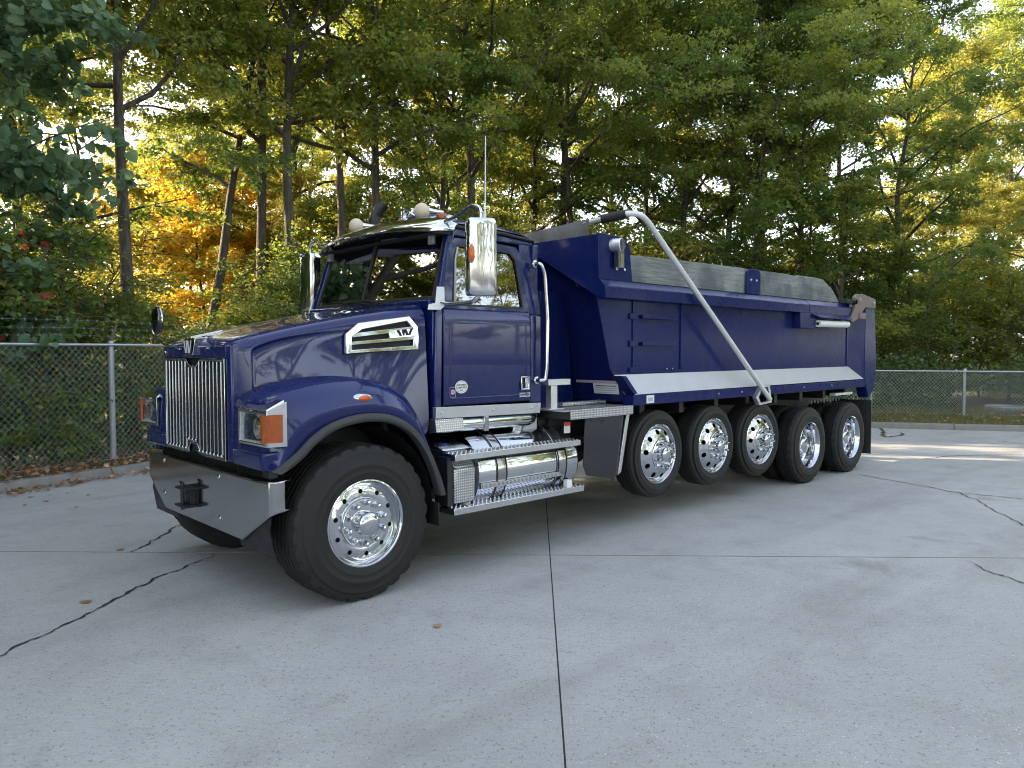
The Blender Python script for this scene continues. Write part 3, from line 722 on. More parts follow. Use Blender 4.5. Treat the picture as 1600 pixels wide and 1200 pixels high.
# grille
m = MB(); gx = -.742
def gfr(off, z_top, z_bot, nt, nb):
    return [(gx,-.585+off,z_bot),(gx,-.585+off,z_top),(gx,-.135-nt,z_top),(gx,-.065-nt*.5,z_top-.048),(gx,.065+nt*.5,z_top-.048),(gx,.135+nt,z_top),(gx,.585-off,z_top),(gx,.585-off,z_bot),(gx,.125+nb,z_bot),(gx,.055+nb*.4,z_bot+.075),(gx,-.055-nb*.4,z_bot+.075),(gx,-.125-nb,z_bot)]
m.ring(gfr(0,1.712,1.0,0,0), gfr(.018,1.694,1.018,.006,.006), (.03,0,0))
gr = m.build('grille', M['chrome'], T, bevel=.004)
MB().box(-.69,-.66,-.58,.58,1.0,1.71).build('radiator_screen', M['dark'], gr)
for k in range(17):
    y = -.535+1.07*k/16; zt = 1.69 if abs(y) > .11 else 1.645; zb = 1.02 if abs(y) > .10 else 1.095
    mm = MB(); mm.hexa([(gx+.002,y-.009,zb),(gx-.016,y-.004,zb),(gx-.016,y+.004,zb),(gx+.002,y+.009,zb)][::-1] and [(gx+.006,y-.006,zb),(gx-.006,y-.0035,zb),(gx-.006,y+.0035,zb),(gx+.006,y+.006,zb)],
                    [(gx+.006,y-.006,zt),(gx-.005,y-.0035,zt),(gx-.005,y+.0035,zt),(gx+.006,y+.006,zt)])
    mm.ball((gx-.004,y,zb+.012),.012,10)
    mm.build('grille_bar', M['chrome'], gr, bevel=.002)
# hood emblem: chrome shield with a winged W and a spear running back over the hood
m = MB(); ex = -.765
m.hexa([(ex,-.078,1.735),(ex,.078,1.735),(ex+.09,.078,1.735),(ex+.09,-.078,1.735)],[(ex+.01,-.105,1.862),(ex+.01,.105,1.862),(ex+.14,.10,1.872),(ex+.14,-.10,1.872)])
m.hexa([(ex+.01,-.03,1.855),(ex+.01,.03,1.855),(-.52,.010,1.905),(-.52,-.010,1.905)],[(ex+.01,-.022,1.874),(ex+.01,.022,1.874),(-.50,.006,1.930),(-.50,-.006,1.930)])
em = m.build('hood_emblem', M['chrome'], T, bevel=.005)
f = lambda u,v,d=0: (ex-.002-.005*d+.08*(v+.06)*.08, -u, 1.80+v)
m = MB(); m.hexa([f(-.066,-.055),f(.066,-.055),f(.090,.05),f(-.090,.05)],[f(-.066,-.055,.4),f(.066,-.055,.4),f(.090,.05,.4),f(-.090,.05,.4)]); m.build('emblem_plate', M['ink'], em)
m = MB()
for a,b,w in (((-.070,.044),(-.038,-.048),.009),((-.026,.044),(-.014,-.048),.009),((-.014,-.048),(-.002,.044),.005),((.010,.044),(.020,-.048),.009),((.030,-.030),(.020,.010),.004),((.068,.044),(.040,-.048),.009)):
    stroke(m, a, b, w*.52, lambda u,v,d=0: f(u,v,.5+.8*d))
m.build('emblem_letter', M['reflector'], em, smooth=0)
# ---- fenders
crest = [(-.712,1.00),(-.716,1.12),(-.705,1.36),(-.64,1.465),(-.42,1.530),(-.13,1.562),(.14,1.553),(.335,1.50),(.475,1.39),(.57,1.20),(.645,.93),(.70,.665)]
lip = [(-.655,.975),(-.585,1.01),(-.495,1.07),(-.385,1.165),(-.245,1.240),(-.06,1.278),(.12,1.275),(.265,1.235),(.395,1.155),(.495,1.035),(.585,.865),(.655,.665)]
def dens(p, n=4):
    q = smoothpath([(x,0,z) for x,z in p], n); return [(v.x,v.z) for v in q]
cr, lp = dens(crest), dens(lip); n = len(cr)
fend = {}
for s in (-1,1):
    rows = []
    for t, y, inn in ((0,.60,1),(0,.80,.6),(0,.97,.1),(.015,1.025,0),(.05,1.062,0),(.20,1.115,0),(.40,1.163,0),(.585,1.196,0),(.592,1.1975,0),(.94,1.205,0)):
        row = []
        for i in range(n):
            u = i/(n-1); yy = y
            x = lerp(cr[i][0],lp[i][0],t); z = lerp(cr[i][1],lp[i][1],t)+.03*inn*math.sin(PI*min(1,max(0,(u-.2)/.6)))
            row.append((x, s*yy, z))
        rows.append(row)
    fd = MB().grid(rows).build('fender', P_, T, smooth=19); fend[s] = fd
    so = fd.modifiers.new('thickness','SOLIDIFY'); so.thickness = .006; so.offset = -1
    # rubber flare along the arch
    rows = []
    for i in range(n):
        a = Vector((lp[i][0],0,lp[i][1])); c = Vector((cr[i][0],0,cr[i][1])); d = (a-c).normalized()
        p = lambda k, y: (a.x+d.x*k, s*y, a.z+d.z*k)
        rows.append([p(-.050,1.199),p(-.044,1.212),p(-.02,1.222),p(.006,1.224),p(.014,1.213),p(.012,1.15)])
    MB().grid(rows).build('fender_flare', M['plastic'], fd, smooth=60)
    # side marker
    mk = MB().lathe([(.001,.026),(.55,.024),(.85,.016),(1,.004),(1,-.01)], (0,0,0), (0,s,0), 24); 
    mk.v = [(x*.085, s*1.158+y, 1.432+z*.036) for x,y,z in mk.v]; mo = mk.build('side_marker', M['chrome'], fd, smooth=50)
    mk = MB().lathe([(.001,.034),(.5,.032),(.8,.026),(1,.014)], (0,0,0), (0,s,0), 24)
    mk.v = [(x*.058+.006, s*1.160+y, 1.432+z*.025) for x,y,z in mk.v]; mk.build('marker_lens', M['orange'], fd, smooth=50)
    # lower front corner shelf below the headlight
    MB().hexa([(-.722,s*.66,.985),(-.722,s*1.10,.985),(-.64,s*1.19,.985),(-.60,s*.66,.985)],[(-.728,s*.66,1.10),(-.728,s*1.10,1.10),(-.64,s*1.198,1.125),(-.60,s*.66,1.13)]).build('fender_skirt', P_, fd, bevel=.018, seg=3)
    # rear splash guard behind the wheel
    MB().prism([(.665,s*.70,.60),(.665,s*1.16,.60),(.665,s*1.17,.42),(.665,s*.70,.42)],(.008,0,0)).build('splash_flap', M['rubber'], T)
    # headlight pod
    hl = empty('headlight', parent=T)
    A = [(-.738,.80,1.165),(-.738,.80,1.375),(-.735,1.20,1.375),(-.735,1.20,1.165)]
    o_ = [(-.738,s*.795,1.150),(-.738,s*.795,1.385),(-.732,s*1.205,1.385),(-.732,s*1.205,1.150)]
    i_ = [(-.742,s*.812,1.166),(-.742,s*.812,1.366),(-.736,s*1.192,1.366),(-.736,s*1.192,1.166)]
    b = MB(); b.ring(o_, i_, (.015,0,0))
    b.hexa([(-.735,s*.80,1.385),(-.735,s*1.207,1.385),(-.60,s*1.215,1.385),(-.62,s*.84,1.385)],[(-.735,s*.81,1.39),(-.735,s*1.205,1.39),(-.605,s*1.19,1.450),(-.62,s*.90,1.450)])
    b.hexa([(-.729,s*1.165,1.150),(-.729,s*1.208,1.150),(-.600,s*1.224,1.150),(-.60,s*1.15,1.15)],[(-.729,s*1.165,1.385),(-.729,s*1.208,1.385),(-.600,s*1.220,1.44),(-.600,s*1.15,1.44)])
    b.build('headlight_bezel', M['chrome'], hl, bevel=.006)
    MB().grid([[(-.735,s*.815,1.17),(-.735,s*1.19,1.17)],[(-.705,s*.835,1.185),(-.705,s*1.17,1.185)],[(-.705,s*.835,1.35),(-.705,s*1.17,1.35)],[(-.735,s*.815,1.362),(-.735,s*1.19,1.362)]]).grid([[(-.735,s*.815,1.17),(-.735,s*.815,1.362)],[(-.705,s*.835,1.185),(-.705,s*.835,1.35)]]).build('reflector', M['reflector'], hl, smooth=0)
    bl = MB(); bl.lathe([(.075,-.02),(.070,.005),(.04,.018),(.001,.022)], (-.718,s*1.06,1.265), (-1,0,0), 24); bl.lathe([(.088,-.03),(.088,-.005),(.076,-.005)], (-.70,s*1.06,1.265), (-1,0,0), 24)
    bl.build('headlight_lamp', M['white'] if 0 else M['alu'], hl, smooth=40)
    MB().prism([(-.737,s*.815,1.168),(-.737,s*.815,1.364),(-.733,s*1.186,1.364),(-.733,s*1.186,1.168)],(.004,0,0)).build('headlight_lens', M['lensclear'], hl)
    tl = MB(); tl.grid([[(-.737,s*1.150,z),(-.750,s*1.155,z),(-.752,s*1.19,z),(-.738,s*1.212,z),(-.700,s*1.232,z),(-.640,s*1.236,z),(-.628,s*1.222,z)] for z in (1.180,1.184,1.352,1.357)])
    tl.build('turn_signal', M['amber'], hl, smooth=30)
    # white stay under the pod on the bumper side handled by the support
# hood mirror on the far fender
m = MB(); m.tube(rpath([(-.60,.70,1.79),(-.62,.98,1.83),(-.63,1.20,1.93),(-.63,1.17,2.07)],.08), .0115, 10)
hm = m.build('hood_mirror', M['chrome'], T)
m = MB().ball((0,0,0),(.040,.10,.122),20); m.v = [(-.63+x if x < 0 else -.63+x*.1, 1.08+y, 2.03+z) for x,y,z in m.v]; m.build('mirror_shell', M['blackgloss'], hm, smooth=50)
m = MB().lathe([(.098,.0),(.104,.004),(.104,.014),(.098,.018)], (-.628,1.08,2.03), (1,0,0), 32); m.v = [(x,y,2.03+(z-2.03)*1.15) for x,y,z in m.v]; m.build('mirror_ring', M['chrome'], hm)

# ---- cab
BELT = 2.08
yc = lambda z: 1.032 if z < BELT else 1.032-.075*(z-BELT)/.62
m = MB()
for s in (-1,1):
    # lower side (behind door) and B pillar up to the drip rail
    m.prism([(1.79,s*1.028,1.31),(1.93,s*1.028,1.31),(1.93,s*1.028,BELT),(1.79,s*1.028,BELT)],(0,-s*.05,0))
    m.hexa([(1.755,s*1.03,BELT),(1.93,s*1.03,BELT),(1.93,s*.97,BELT),(1.755,s*.97,BELT)],[(1.72,s*.962,2.70),(1.885,s*.962,2.70),(1.885,s*.90,2.70),(1.72,s*.90,2.70)])
    # cowl pillar and A pillar
    m.hexa([(.745,s*1.01,1.24),(.805,s*1.03,1.24),(.805,s*.97,1.20),(.745,s*.95,1.20)],[(.775,s*1.00,BELT+.05),(.83,s*1.03,BELT+.05),(.83,s*.96,BELT+.05),(.775,s*.95,BELT+.05)])
    m.hexa([(.775,s*1.00,BELT+.05),(.83,s*1.03,BELT+.05),(.86,s*.95,BELT+.05),(.79,s*.935,BELT+.05)],[(.955,s*.93,2.76),(1.01,s*.963,2.76),(1.03,s*.90,2.76),(.975,s*.88,2.76)])
    m.hexa([(.98,s*.964,2.69),(1.89,s*.964,2.69),(1.89,s*.90,2.69),(.98,s*.90,2.69)],[(.98,s*.955,2.79),(1.89,s*.955,2.765),(1.89,s*.88,2.76),(.98,s*.88,2.79)])
m.box(1.88,1.93,-1.0,1.0,1.20,2.30).box(1.86,1.90,-.98,.98,2.25,2.30).box(1.84,1.90,-.94,.94,2.66,2.76)
for s in (-1,1): m.box(1.86,1.92,s*.94-.06,s*.94+.06,2.28,2.70)
m.box(.76,.82,-.98,.98,1.15,2.15).box(.76,1.93,-.98,.98,1.15,1.22)
m.box(.74,.80,-.96,.96,2.10,2.17)
cab = m.build('cab', P_, T, bevel=.012)
# roof
rows = []
for x, zc, ze, w in ((.965,2.800,2.775,.90),(.985,2.850,2.785,.93),(1.04,2.885,2.795,.955),(1.2,2.905,2.80,.965),(1.5,2.900,2.79,.968),(1.75,2.872,2.772,.965),(1.87,2.835,2.755,.955),(1.915,2.785,2.735,.93),(1.925,2.73,2.715,.91)):
    h = zc-ze; half = [(0,zc),(w*.45,zc-.012),(w*.75,zc-.030),(w*.90,zc-.055),(w*.97,lerp(zc-.055,ze,.45)),(w,ze)]
    rows.append([(x,-y,z) for y,z in half[::-1]]+[(x,y,z) for y,z in half[1:]])
rf = MB().grid(rows).build('roof', P_, T, smooth=60)
for s in (-1,1):
    MB().tube([(1.0,s*.972,2.765),(1.5,s*.978,2.762),(1.88,s*.975,2.735),(1.925,s*.93,2.715)], .013, 8).build('drip_rail', M['rubber'], rf)
MB().prism([(1.875,-.86,2.32),(1.875,.86,2.32),(1.86,.84,2.64),(1.86,-.84,2.64)],(.004,0,0)).build('rear_window', M['glass'], cab)
# windshield: two flat panes meeting at a centre bar
for s in (-1,1):
    a = [(.735,s*.012,2.185),(.815,s*.925,2.185),(.985,s*.865,2.745),(.915,s*.012,2.765)]
    MB().prism(a,(.006,0,.002)).build('windshield_pane', M['glass'], cab, smooth=0)
    o = [(.728,s*.0,2.15),(.80,s*.965,2.15),(.985,s*.905,2.775),(.912,s*.0,2.795)]
    i2 = [(.728,s*.010,2.20),(.804,s*.905,2.20),(.976,s*.845,2.735),(.903,s*.010,2.755)]
    MB().ring(o, i2, (.018,0,.004)).build('windshield_seal', M['rubber'], cab, bevel=.006)
    MB().tube(rpath([(.71,-s*.10-.25,2.165),(.72,-s*.1+.02,2.20),(.745,-s*.1+.42,2.215)],.05), .007, 6).build('wiper', M['rubber'], cab)
MB().tube([(.722,0,2.15),(.905,0,2.79)], .011, 8).build('centre_bar', M['rubber'], cab)
# interior
m = MB(); m.box(.84,1.15,-.93,.93,1.95,2.16); m.box(.80,.86,-.9,.9,1.5,2.1); m.build('dashboard', M['dark'], cab, bevel=.04)
for y in (-.52,.52):
    m = MB(); m.box(1.25,1.72,y-.24,y+.24,1.62,1.78); m.hexa([(1.62,y-.23,1.75),(1.62,y+.23,1.75),(1.75,y+.23,1.75),(1.75,y-.23,1.75)],[(1.74,y-.2,2.42),(1.74,y+.2,2.42),(1.83,y+.2,2.42),(1.83,y-.2,2.42)])
    m.box(1.745,1.82,y-.13,y+.13,2.44,2.60); m.build('seat', M['cloth'], cab, bevel=.05, seg=3)
m = MB(); tp = [(0.23*math.cos(a)*.35+1.18, -.52+.23*math.sin(a), 2.15+.23*math.cos(a)*.8) for a in [2*PI*k/28 for k in range(29)]]
m.tube(tp, .014, 8).tube([(1.05,-.52,2.05),(1.17,-.52,2.15)],.03,8).tube([(1.18,-.74,2.15),(1.18,-.30,2.15)],.014,6); m.build('steering_wheel', M['dark'], cab)
MB().box(.85,1.9,-.95,.95,2.70,2.72).build('headliner', M['dark'], cab)

# ---- doors
DO = [(.822,1.325),(.822,2.10),(.858,2.30),(.935,2.62),(1.00,2.680),(1.40,2.680),(1.68,2.665),(1.735,2.60),(1.755,2.35),(1.775,2.10),(1.785,1.325)]
WO = [(.925,2.135),(.930,2.20),(.955,2.34),(.985,2.54),(1.03,2.615),(1.40,2.615),(1.60,2.605),(1.660,2.545),(1.682,2.35),(1.695,2.20),(1.700,2.135)]
for s in (-1,1):
    d3 = lambda x,z,k=0: (x, s*(yc(z)+k), z)
    d = empty('door', parent=T)
    up = [p for p in DO if p[1] > 2.09]; upin = WO
    fo = [(.822,2.075)]+[p for p in DO[1:-1]]+[(1.777,2.075)]; 
    fo = [(.822,2.10),(.835,2.20),(.858,2.30),(.935,2.62),(1.00,2.680),(1.40,2.680),(1.68,2.665),(1.735,2.60),(1.755,2.35),(1.768,2.20),(1.775,2.10)]
    b = MB(); b.ring([d3(x,z,.004) for x,z in fo], [d3(x,z,.004) for x,z in WO], (0,-s*.05,0)); b.build('window_frame', P_, d, bevel=.006)
    # lower skin with a pressed crease
    b = MB(); b.grid([[d3(x,z,k) for x in (.822,.835,1.0,1.4,1.77,1.783)] for z,k in ((1.325,-.012),(1.335,.000),(1.37,.006),(1.70,.012),(1.98,.010),(2.035,.010),(2.045,.002),(2.098,.003))])
    sk = b.build('door_skin', P_, d, smooth=40); sk.modifiers.new('thickness','SOLIDIFY').thickness = .02; sk.modifiers['thickness'].offset = -1 if s < 0 else -1
    for lp_ in ([(.885,1.385),(.885,1.98)],[(.885,1.385),(1.725,1.385)],[(1.725,1.385),(1.725,1.98)]):
        q = [d3(x,z,.010) for x,z in lp_]; MB().tube(q, .0055, 8).build('door_moulding', P_, d)
    inn = [(lerp(x,1.31,.02),lerp(z,2.38,.03)) for x,z in WO]
    MB().ring([d3(lerp(x,1.31,-.018),lerp(z,2.38,-.035),.008) for x,z in WO], [d3(x,z,.006) for x,z in inn], (0,-s*.015,0)).build('window_seal', M['rubber'], d)
    MB().prism([d3(x,z,-.012) for x,z in WO], (0,-s*.005,0)).build('door_window', M['glass'], d, smooth=0)
    MB().tube([d3(.945,2.15,.004),d3(.985,2.50,.004),d3(1.02,2.60,.004)], .010, 8).build('vent_bar', M['galv'], d)
    # paddle handle
    h = MB(); h.ring([d3(1.655,1.425,.013),d3(1.655,1.545,.013),d3(1.76,1.545,.013),d3(1.76,1.425,.013)],[d3(1.672,1.440,.013),d3(1.672,1.530,.013),d3(1.743,1.530,.013),d3(1.743,1.440,.013)],(0,s*.012,0))
    ho = h.build('door_handle', M['chrome'], d, bevel=.005)
    MB().box(1.670,1.745,s*1.044-.001,s*1.044+.001,1.438,1.532).build('handle_recess', M['ink'], d)
    MB().hexa([(1.706,s*1.046,1.443),(1.740,s*1.046,1.443),(1.740,s*1.056,1.443),(1.706,s*1.056,1.443)],[(1.706,s*1.046,1.527),(1.740,s*1.046,1.527),(1.740,s*1.058,1.527),(1.706,s*1.058,1.527)]).build('handle_paddle', M['alu'], d, bevel=.003)
    MB().prism([d3(x,z,.011) for x,z in ((1.645,1.365),(1.645,1.402),(1.775,1.402),(1.775,1.365))],(0,s*.001,0)).build('number_plate_decal', M['labelgrey'], d)
    ov = [d3(.995+.066*math.cos(a),1.475+.052*math.sin(a),.0125) for a in [2*PI*k/36 for k in range(36)]]
    MB().prism(ov,(0,s*.001,0)).build('oval_decal', M['label'], d)
    ov2 = [d3(.995+.057*math.cos(a),1.475+.043*math.sin(a),.0142) for a in [2*PI*k/36 for k in range(36)]]; ov3 = [d3(.995+.055*math.cos(a),1.475+.041*math.sin(a),.0142) for a in [2*PI*k/36 for k in range(36)]]
    MB().ring(ov2, ov3, (0,s*.0005,0)).build('oval_outline', M['ink'], d)
    MB().prism([d3(.905+.021*math.cos(a),1.437+.021*math.sin(a),.0135) for a in [2*PI*k/20 for k in range(20)]],(0,s*.001,0)).build('round_decal', M['reddish'], d)
    MB().ring([d3(x,z,.013) for x,z in ((.875,1.395),(.875,1.475),(.935,1.475),(.935,1.395))],[d3(x,z,.013) for x,z in ((.878,1.398),(.878,1.472),(.932,1.472),(.932,1.398))],(0,s*.0006,0)).build('round_decal_border', M['reddish'], d)
    if s < 0:
        R_ = (PI/2, 0, 0)
        text('decal_text','CERTIFIED',.019,(.995,-(yc(1.48)+.0145),1.490),R_,M['ink'],d); text('decal_text','CLEAN IDLE',.019,(.995,-(yc(1.48)+.0145),1.470),R_,M['ink'],d); text('decal_text','08 17',.013,(.995,-(yc(1.48)+.0145),1.449),R_,M['ink'],d)
        text('decal_text','W47000',.030,(1.710,-(yc(1.38)+.0130),1.383),R_,M['ink'],d)
        text('decal_text','4',.026,(.905,-(yc(1.4)+.0155),1.437),R_,M['ink'],d)
    # hinges and sill trim, tread and chrome tube under the door
    MB().hexa([(.745,s*1.028,1.232),(1.915,s*1.028,1.212),(1.915,s*.99,1.212),(.745,s*.99,1.232)],[(.745,s*1.038,1.322),(1.915,s*1.038,1.304),(1.915,s*.99,1.304),(.745,s*.99,1.322)]).build('sill_trim', M['dullalu'], T, bevel=.003)
    for x in (.80,1.35,1.80): MB().lathe([(.010,0),(.010,.006),(.004,.010),(.001,.010)],(x,s*1.034,1.275-.01*(x-.8)),(0,s,0),10).build('rivet', M['chrome'], T)
    MB().tube([(.76,s*.985,1.165),(1.78,s*.985,1.158),(1.90,s*.92,1.158)], .058, 20).build('exhaust_guard', M['chrome'] if s<0 else M['steel'], T)
    MB().hexa([(.735,s*1.052,1.125),(1.02,s*1.052,1.125),(1.02,s*.95,1.11),(.735,s*.95,1.11)],[(.735,s*1.035,1.226),(1.02,s*1.035,1.224),(1.02,s*.95,1.224),(.735,s*.95,1.226)]).build('tread_plate', M['tread'], T, bevel=.004)
    MB().box(1.24,1.29,s*.985-.061,s*.985+.061,1.10,1.222).build('guard_clamp', M['steel'], T, bevel=.004)
    MB().prism([(1.72,s*.98,1.02),(1.92,s*.98,1.02),(1.92,s*.98,1.20),(1.80,s*.98,1.18)],(0,-s*.02,0)).build('cab_mount', M['galv'], T)
    # grab handle
    g = MB(); g.tube(rpath([(1.845,s*1.03,2.525),(1.845,s*1.105,2.525),(1.895,s*1.105,2.44),(1.925,s*1.11,2.04),(1.915,s*1.11,1.60),(1.905,s*1.10,1.51),(1.86,s*1.10,1.505),(1.86,s*1.03,1.505)],.05), .017, 12)
    g.lathe([(.034,0),(.034,.012),(.02,.02)],(1.845,s*1.025,2.525),(0,s,0),16).lathe([(.034,0),(.034,.012),(.02,.02)],(1.86,s*1.03,1.505),(0,s,0),16)
    g.build('grab_handle', M['chrome'], T, smooth=40)
# sun visor
fe = [(0,.672,2.765),(.35,.700,2.757),(.65,.745,2.742),(.85,.808,2.725),(.96,.880,2.722),(1.01,.955,2.728)]
be = [(0,.985,2.905),(.35,.985,2.900),(.62,.99,2.888),(.80,.995,2.868),(.90,1.00,2.835),(.985,1.02,2.775)]
rows = []
for t in (0,.33,.66,1):
    h = [tuple(lerp(np.array((f_[1],f_[0],f_[2])),np.array((b_[1],b_[0],b_[2])),t)+np.array((0,0,.028*math.sin(PI*t)*(1 if t<1 else 0)))) for f_,b_ in zip(fe,be)]
    rows.append([(x,-y,z) for x,y,z in h[::-1]]+h[1:])
vis = MB().grid(rows).build('sun_visor', M['chrome'], T, smooth=40); so = vis.modifiers.new('thickness','SOLIDIFY'); so.thickness = .012; so.offset = -1
for s in (-1,1): MB().box(.875,.905,s*.80-.03,s*.80+.03,2.63,2.735).build('visor_bracket', M['galv'], vis)
# roof lights, horns, antenna, stack
def bullet(x, y, z, sc=1.0):
    o = MB().lathe([(.024*sc,.20),(.034*sc,.10),(.055*sc,0),(.058*sc,-.01)],(x,y,z),(1,0,.08),20).box(x+.10,x+.14,y-.012,y+.012,z-.09,z).build('air_horn', M['chrome'], T, smooth=40)
    c = MB().ball((x-.028,y,z),(.068*sc,.072*sc,.076*sc),20).build('horn_cover', M['cream'], o, smooth=60)
bullet(1.16,-.345,2.985); bullet(1.12,.66,2.975)
MB().lathe([(.001,-.0),(.04,-.004),(.052,-.018),(.055,-.03),(.03,.06),(.02,.16)],(1.09,-.20,2.965),(1,0,-.12),20).build('air_horn_trumpet', M['chrome'], T, smooth=40)
for y in (-.70,-.12,.22,.42,.74):
    x, z = 1.09, 2.895 if abs(y) < .5 else 2.872
    q = MB().ball((0,0,0),(.105,.060,.044),18); q.v = [(x+a+.05,y+b,z+c) for a,b,c in q.v]; cl = q.build('clearance_light', M['chrome'], T, smooth=60)
    q = MB().ball((0,0,0),(.062,.050,.040),18); q.v = [(x+a-.005,y+b,z+.012+c) for a,b,c in q.v]; q.build('amber_lens', M['amber'], cl, smooth=60)
MB().tube([(1.405,-.86,2.79),(1.405,-.87,2.93),(1.405,-.875,2.96)],[.016,.014,.008],10).tube([(1.405,-.875,2.95),(1.402,-.885,3.58)],[.0055,.0042],8).build('antenna', M['white'], T)
MB().tube(smoothpath([(1.62,1.16,.95),(1.62,1.16,2.3),(1.62,1.15,3.12),(1.64,1.13,3.24),(1.70,1.08,3.33)],5), .062, 20, cap=False).build('exhaust_stack', M['black'], T)
MB().tube([(1.62,1.16,1.55),(1.62,1.16,2.55)], .10, 22).build('muffler', M['steel'], T)
# ---- door mirrors
for s in (-1,1):
    mr = empty('door_mirror', parent=T)
    cx, cy = (.885,-1.415) if s < 0 else (.93,1.27)
    yaw = math.radians(-37) if s < 0 else math.radians(-80)
    def sect(t):
        hw, hd = .118, .055
        pts = [(-hw,-.02),(-hw+.008,-hd+.004),(-hw+.03,-hd-.018),(0,-hd-.030),(hw-.035,-hd-.018),(hw-.008,-hd+.004),(hw,-.02),(hw,.03),(-hw,.03)]
        return [(a*t,b*t) for a,b in pts]
    rows = []
    for z, t in ((2.178,.10),(2.178,.86),(2.188,.95),(2.215,1),(2.70,1),(2.735,.97),(2.752,.88),(2.755,.10)):
        rows.append([(cx+a*math.cos(yaw)-b*math.sin(yaw)*-1*(-1), cy+a*math.sin(yaw)+b*math.cos(yaw), z) for a,b in sect(t)])
    MB().grid(rows, True).build('mirror_housing', M['chrome'], mr, smooth=45)
    fx = lambda a,b,z: (cx+a*math.cos(yaw)-b*math.sin(yaw), cy+a*math.sin(yaw)+b*math.cos(yaw), z)
    MB().prism([fx(-.10,.032,2.21),fx(.10,.032,2.21),fx(.10,.032,2.72),fx(-.10,.032,2.72)],tuple(np.array(fx(0,.003,0))-np.array(fx(0,0,0)))).build('mirror_glass', M['mirror'], mr)
    if s < 0:
        am = MB().ball((0,0,0),(.024,.016,.066),16); am.v = [tuple(np.array(fx(-.075+x,-.078+y,2.49+z))) for x,y,z in am.v]; am.build('mirror_marker', M['orange'], mr, smooth=60)
        mb = MB().ball((0,0,0),(.030,.012,.078),16); mb.v = [tuple(np.array(fx(-.075+x,-.074+y,2.49+z))) for x,y,z in mb.v]; mb.build('marker_bezel', M['chrome'], mr, smooth=60)
    a = MB(); a.tube(rpath([(.80,s*1.04,2.145),(.82,s*1.10,2.13),(cx-.03,cy-s*.05,2.135),(cx,cy,2.20)],.07), .0165, 10); a.build('mirror_arm', M['alu'], mr, smooth=40); a = MB()
    a.tube(rpath([(.93,s*.93,2.80),(.92,s*1.05,2.815),(cx,cy-s*.10,2.875),(cx,cy,2.84),(cx,cy,2.74)],.06), .0155, 10)
    a.build('mirror_arm', M['alu'], mr, smooth=40)
    b = MB(); b.hexa([(.70,s*.99,2.085),(.79,s*1.04,2.085),(.82,s*1.05,2.11),(.72,s*1.0,2.11)],[(.715,s*.985,2.13),(.80,s*1.045,2.15),(.82,s*1.05,2.15),(.73,s*.99,2.13)])
    b.hexa([(.755,s*1.015,2.12),(.83,s*1.045,2.12),(.84,s*1.03,2.12),(.77,s*1.00,2.12)],[(.79,s*.995,2.27),(.845,s*1.02,2.27),(.855,s*1.005,2.27),(.80,s*.985,2.27)])
    b.build('mirror_bracket', M['white'], mr, bevel=.006)

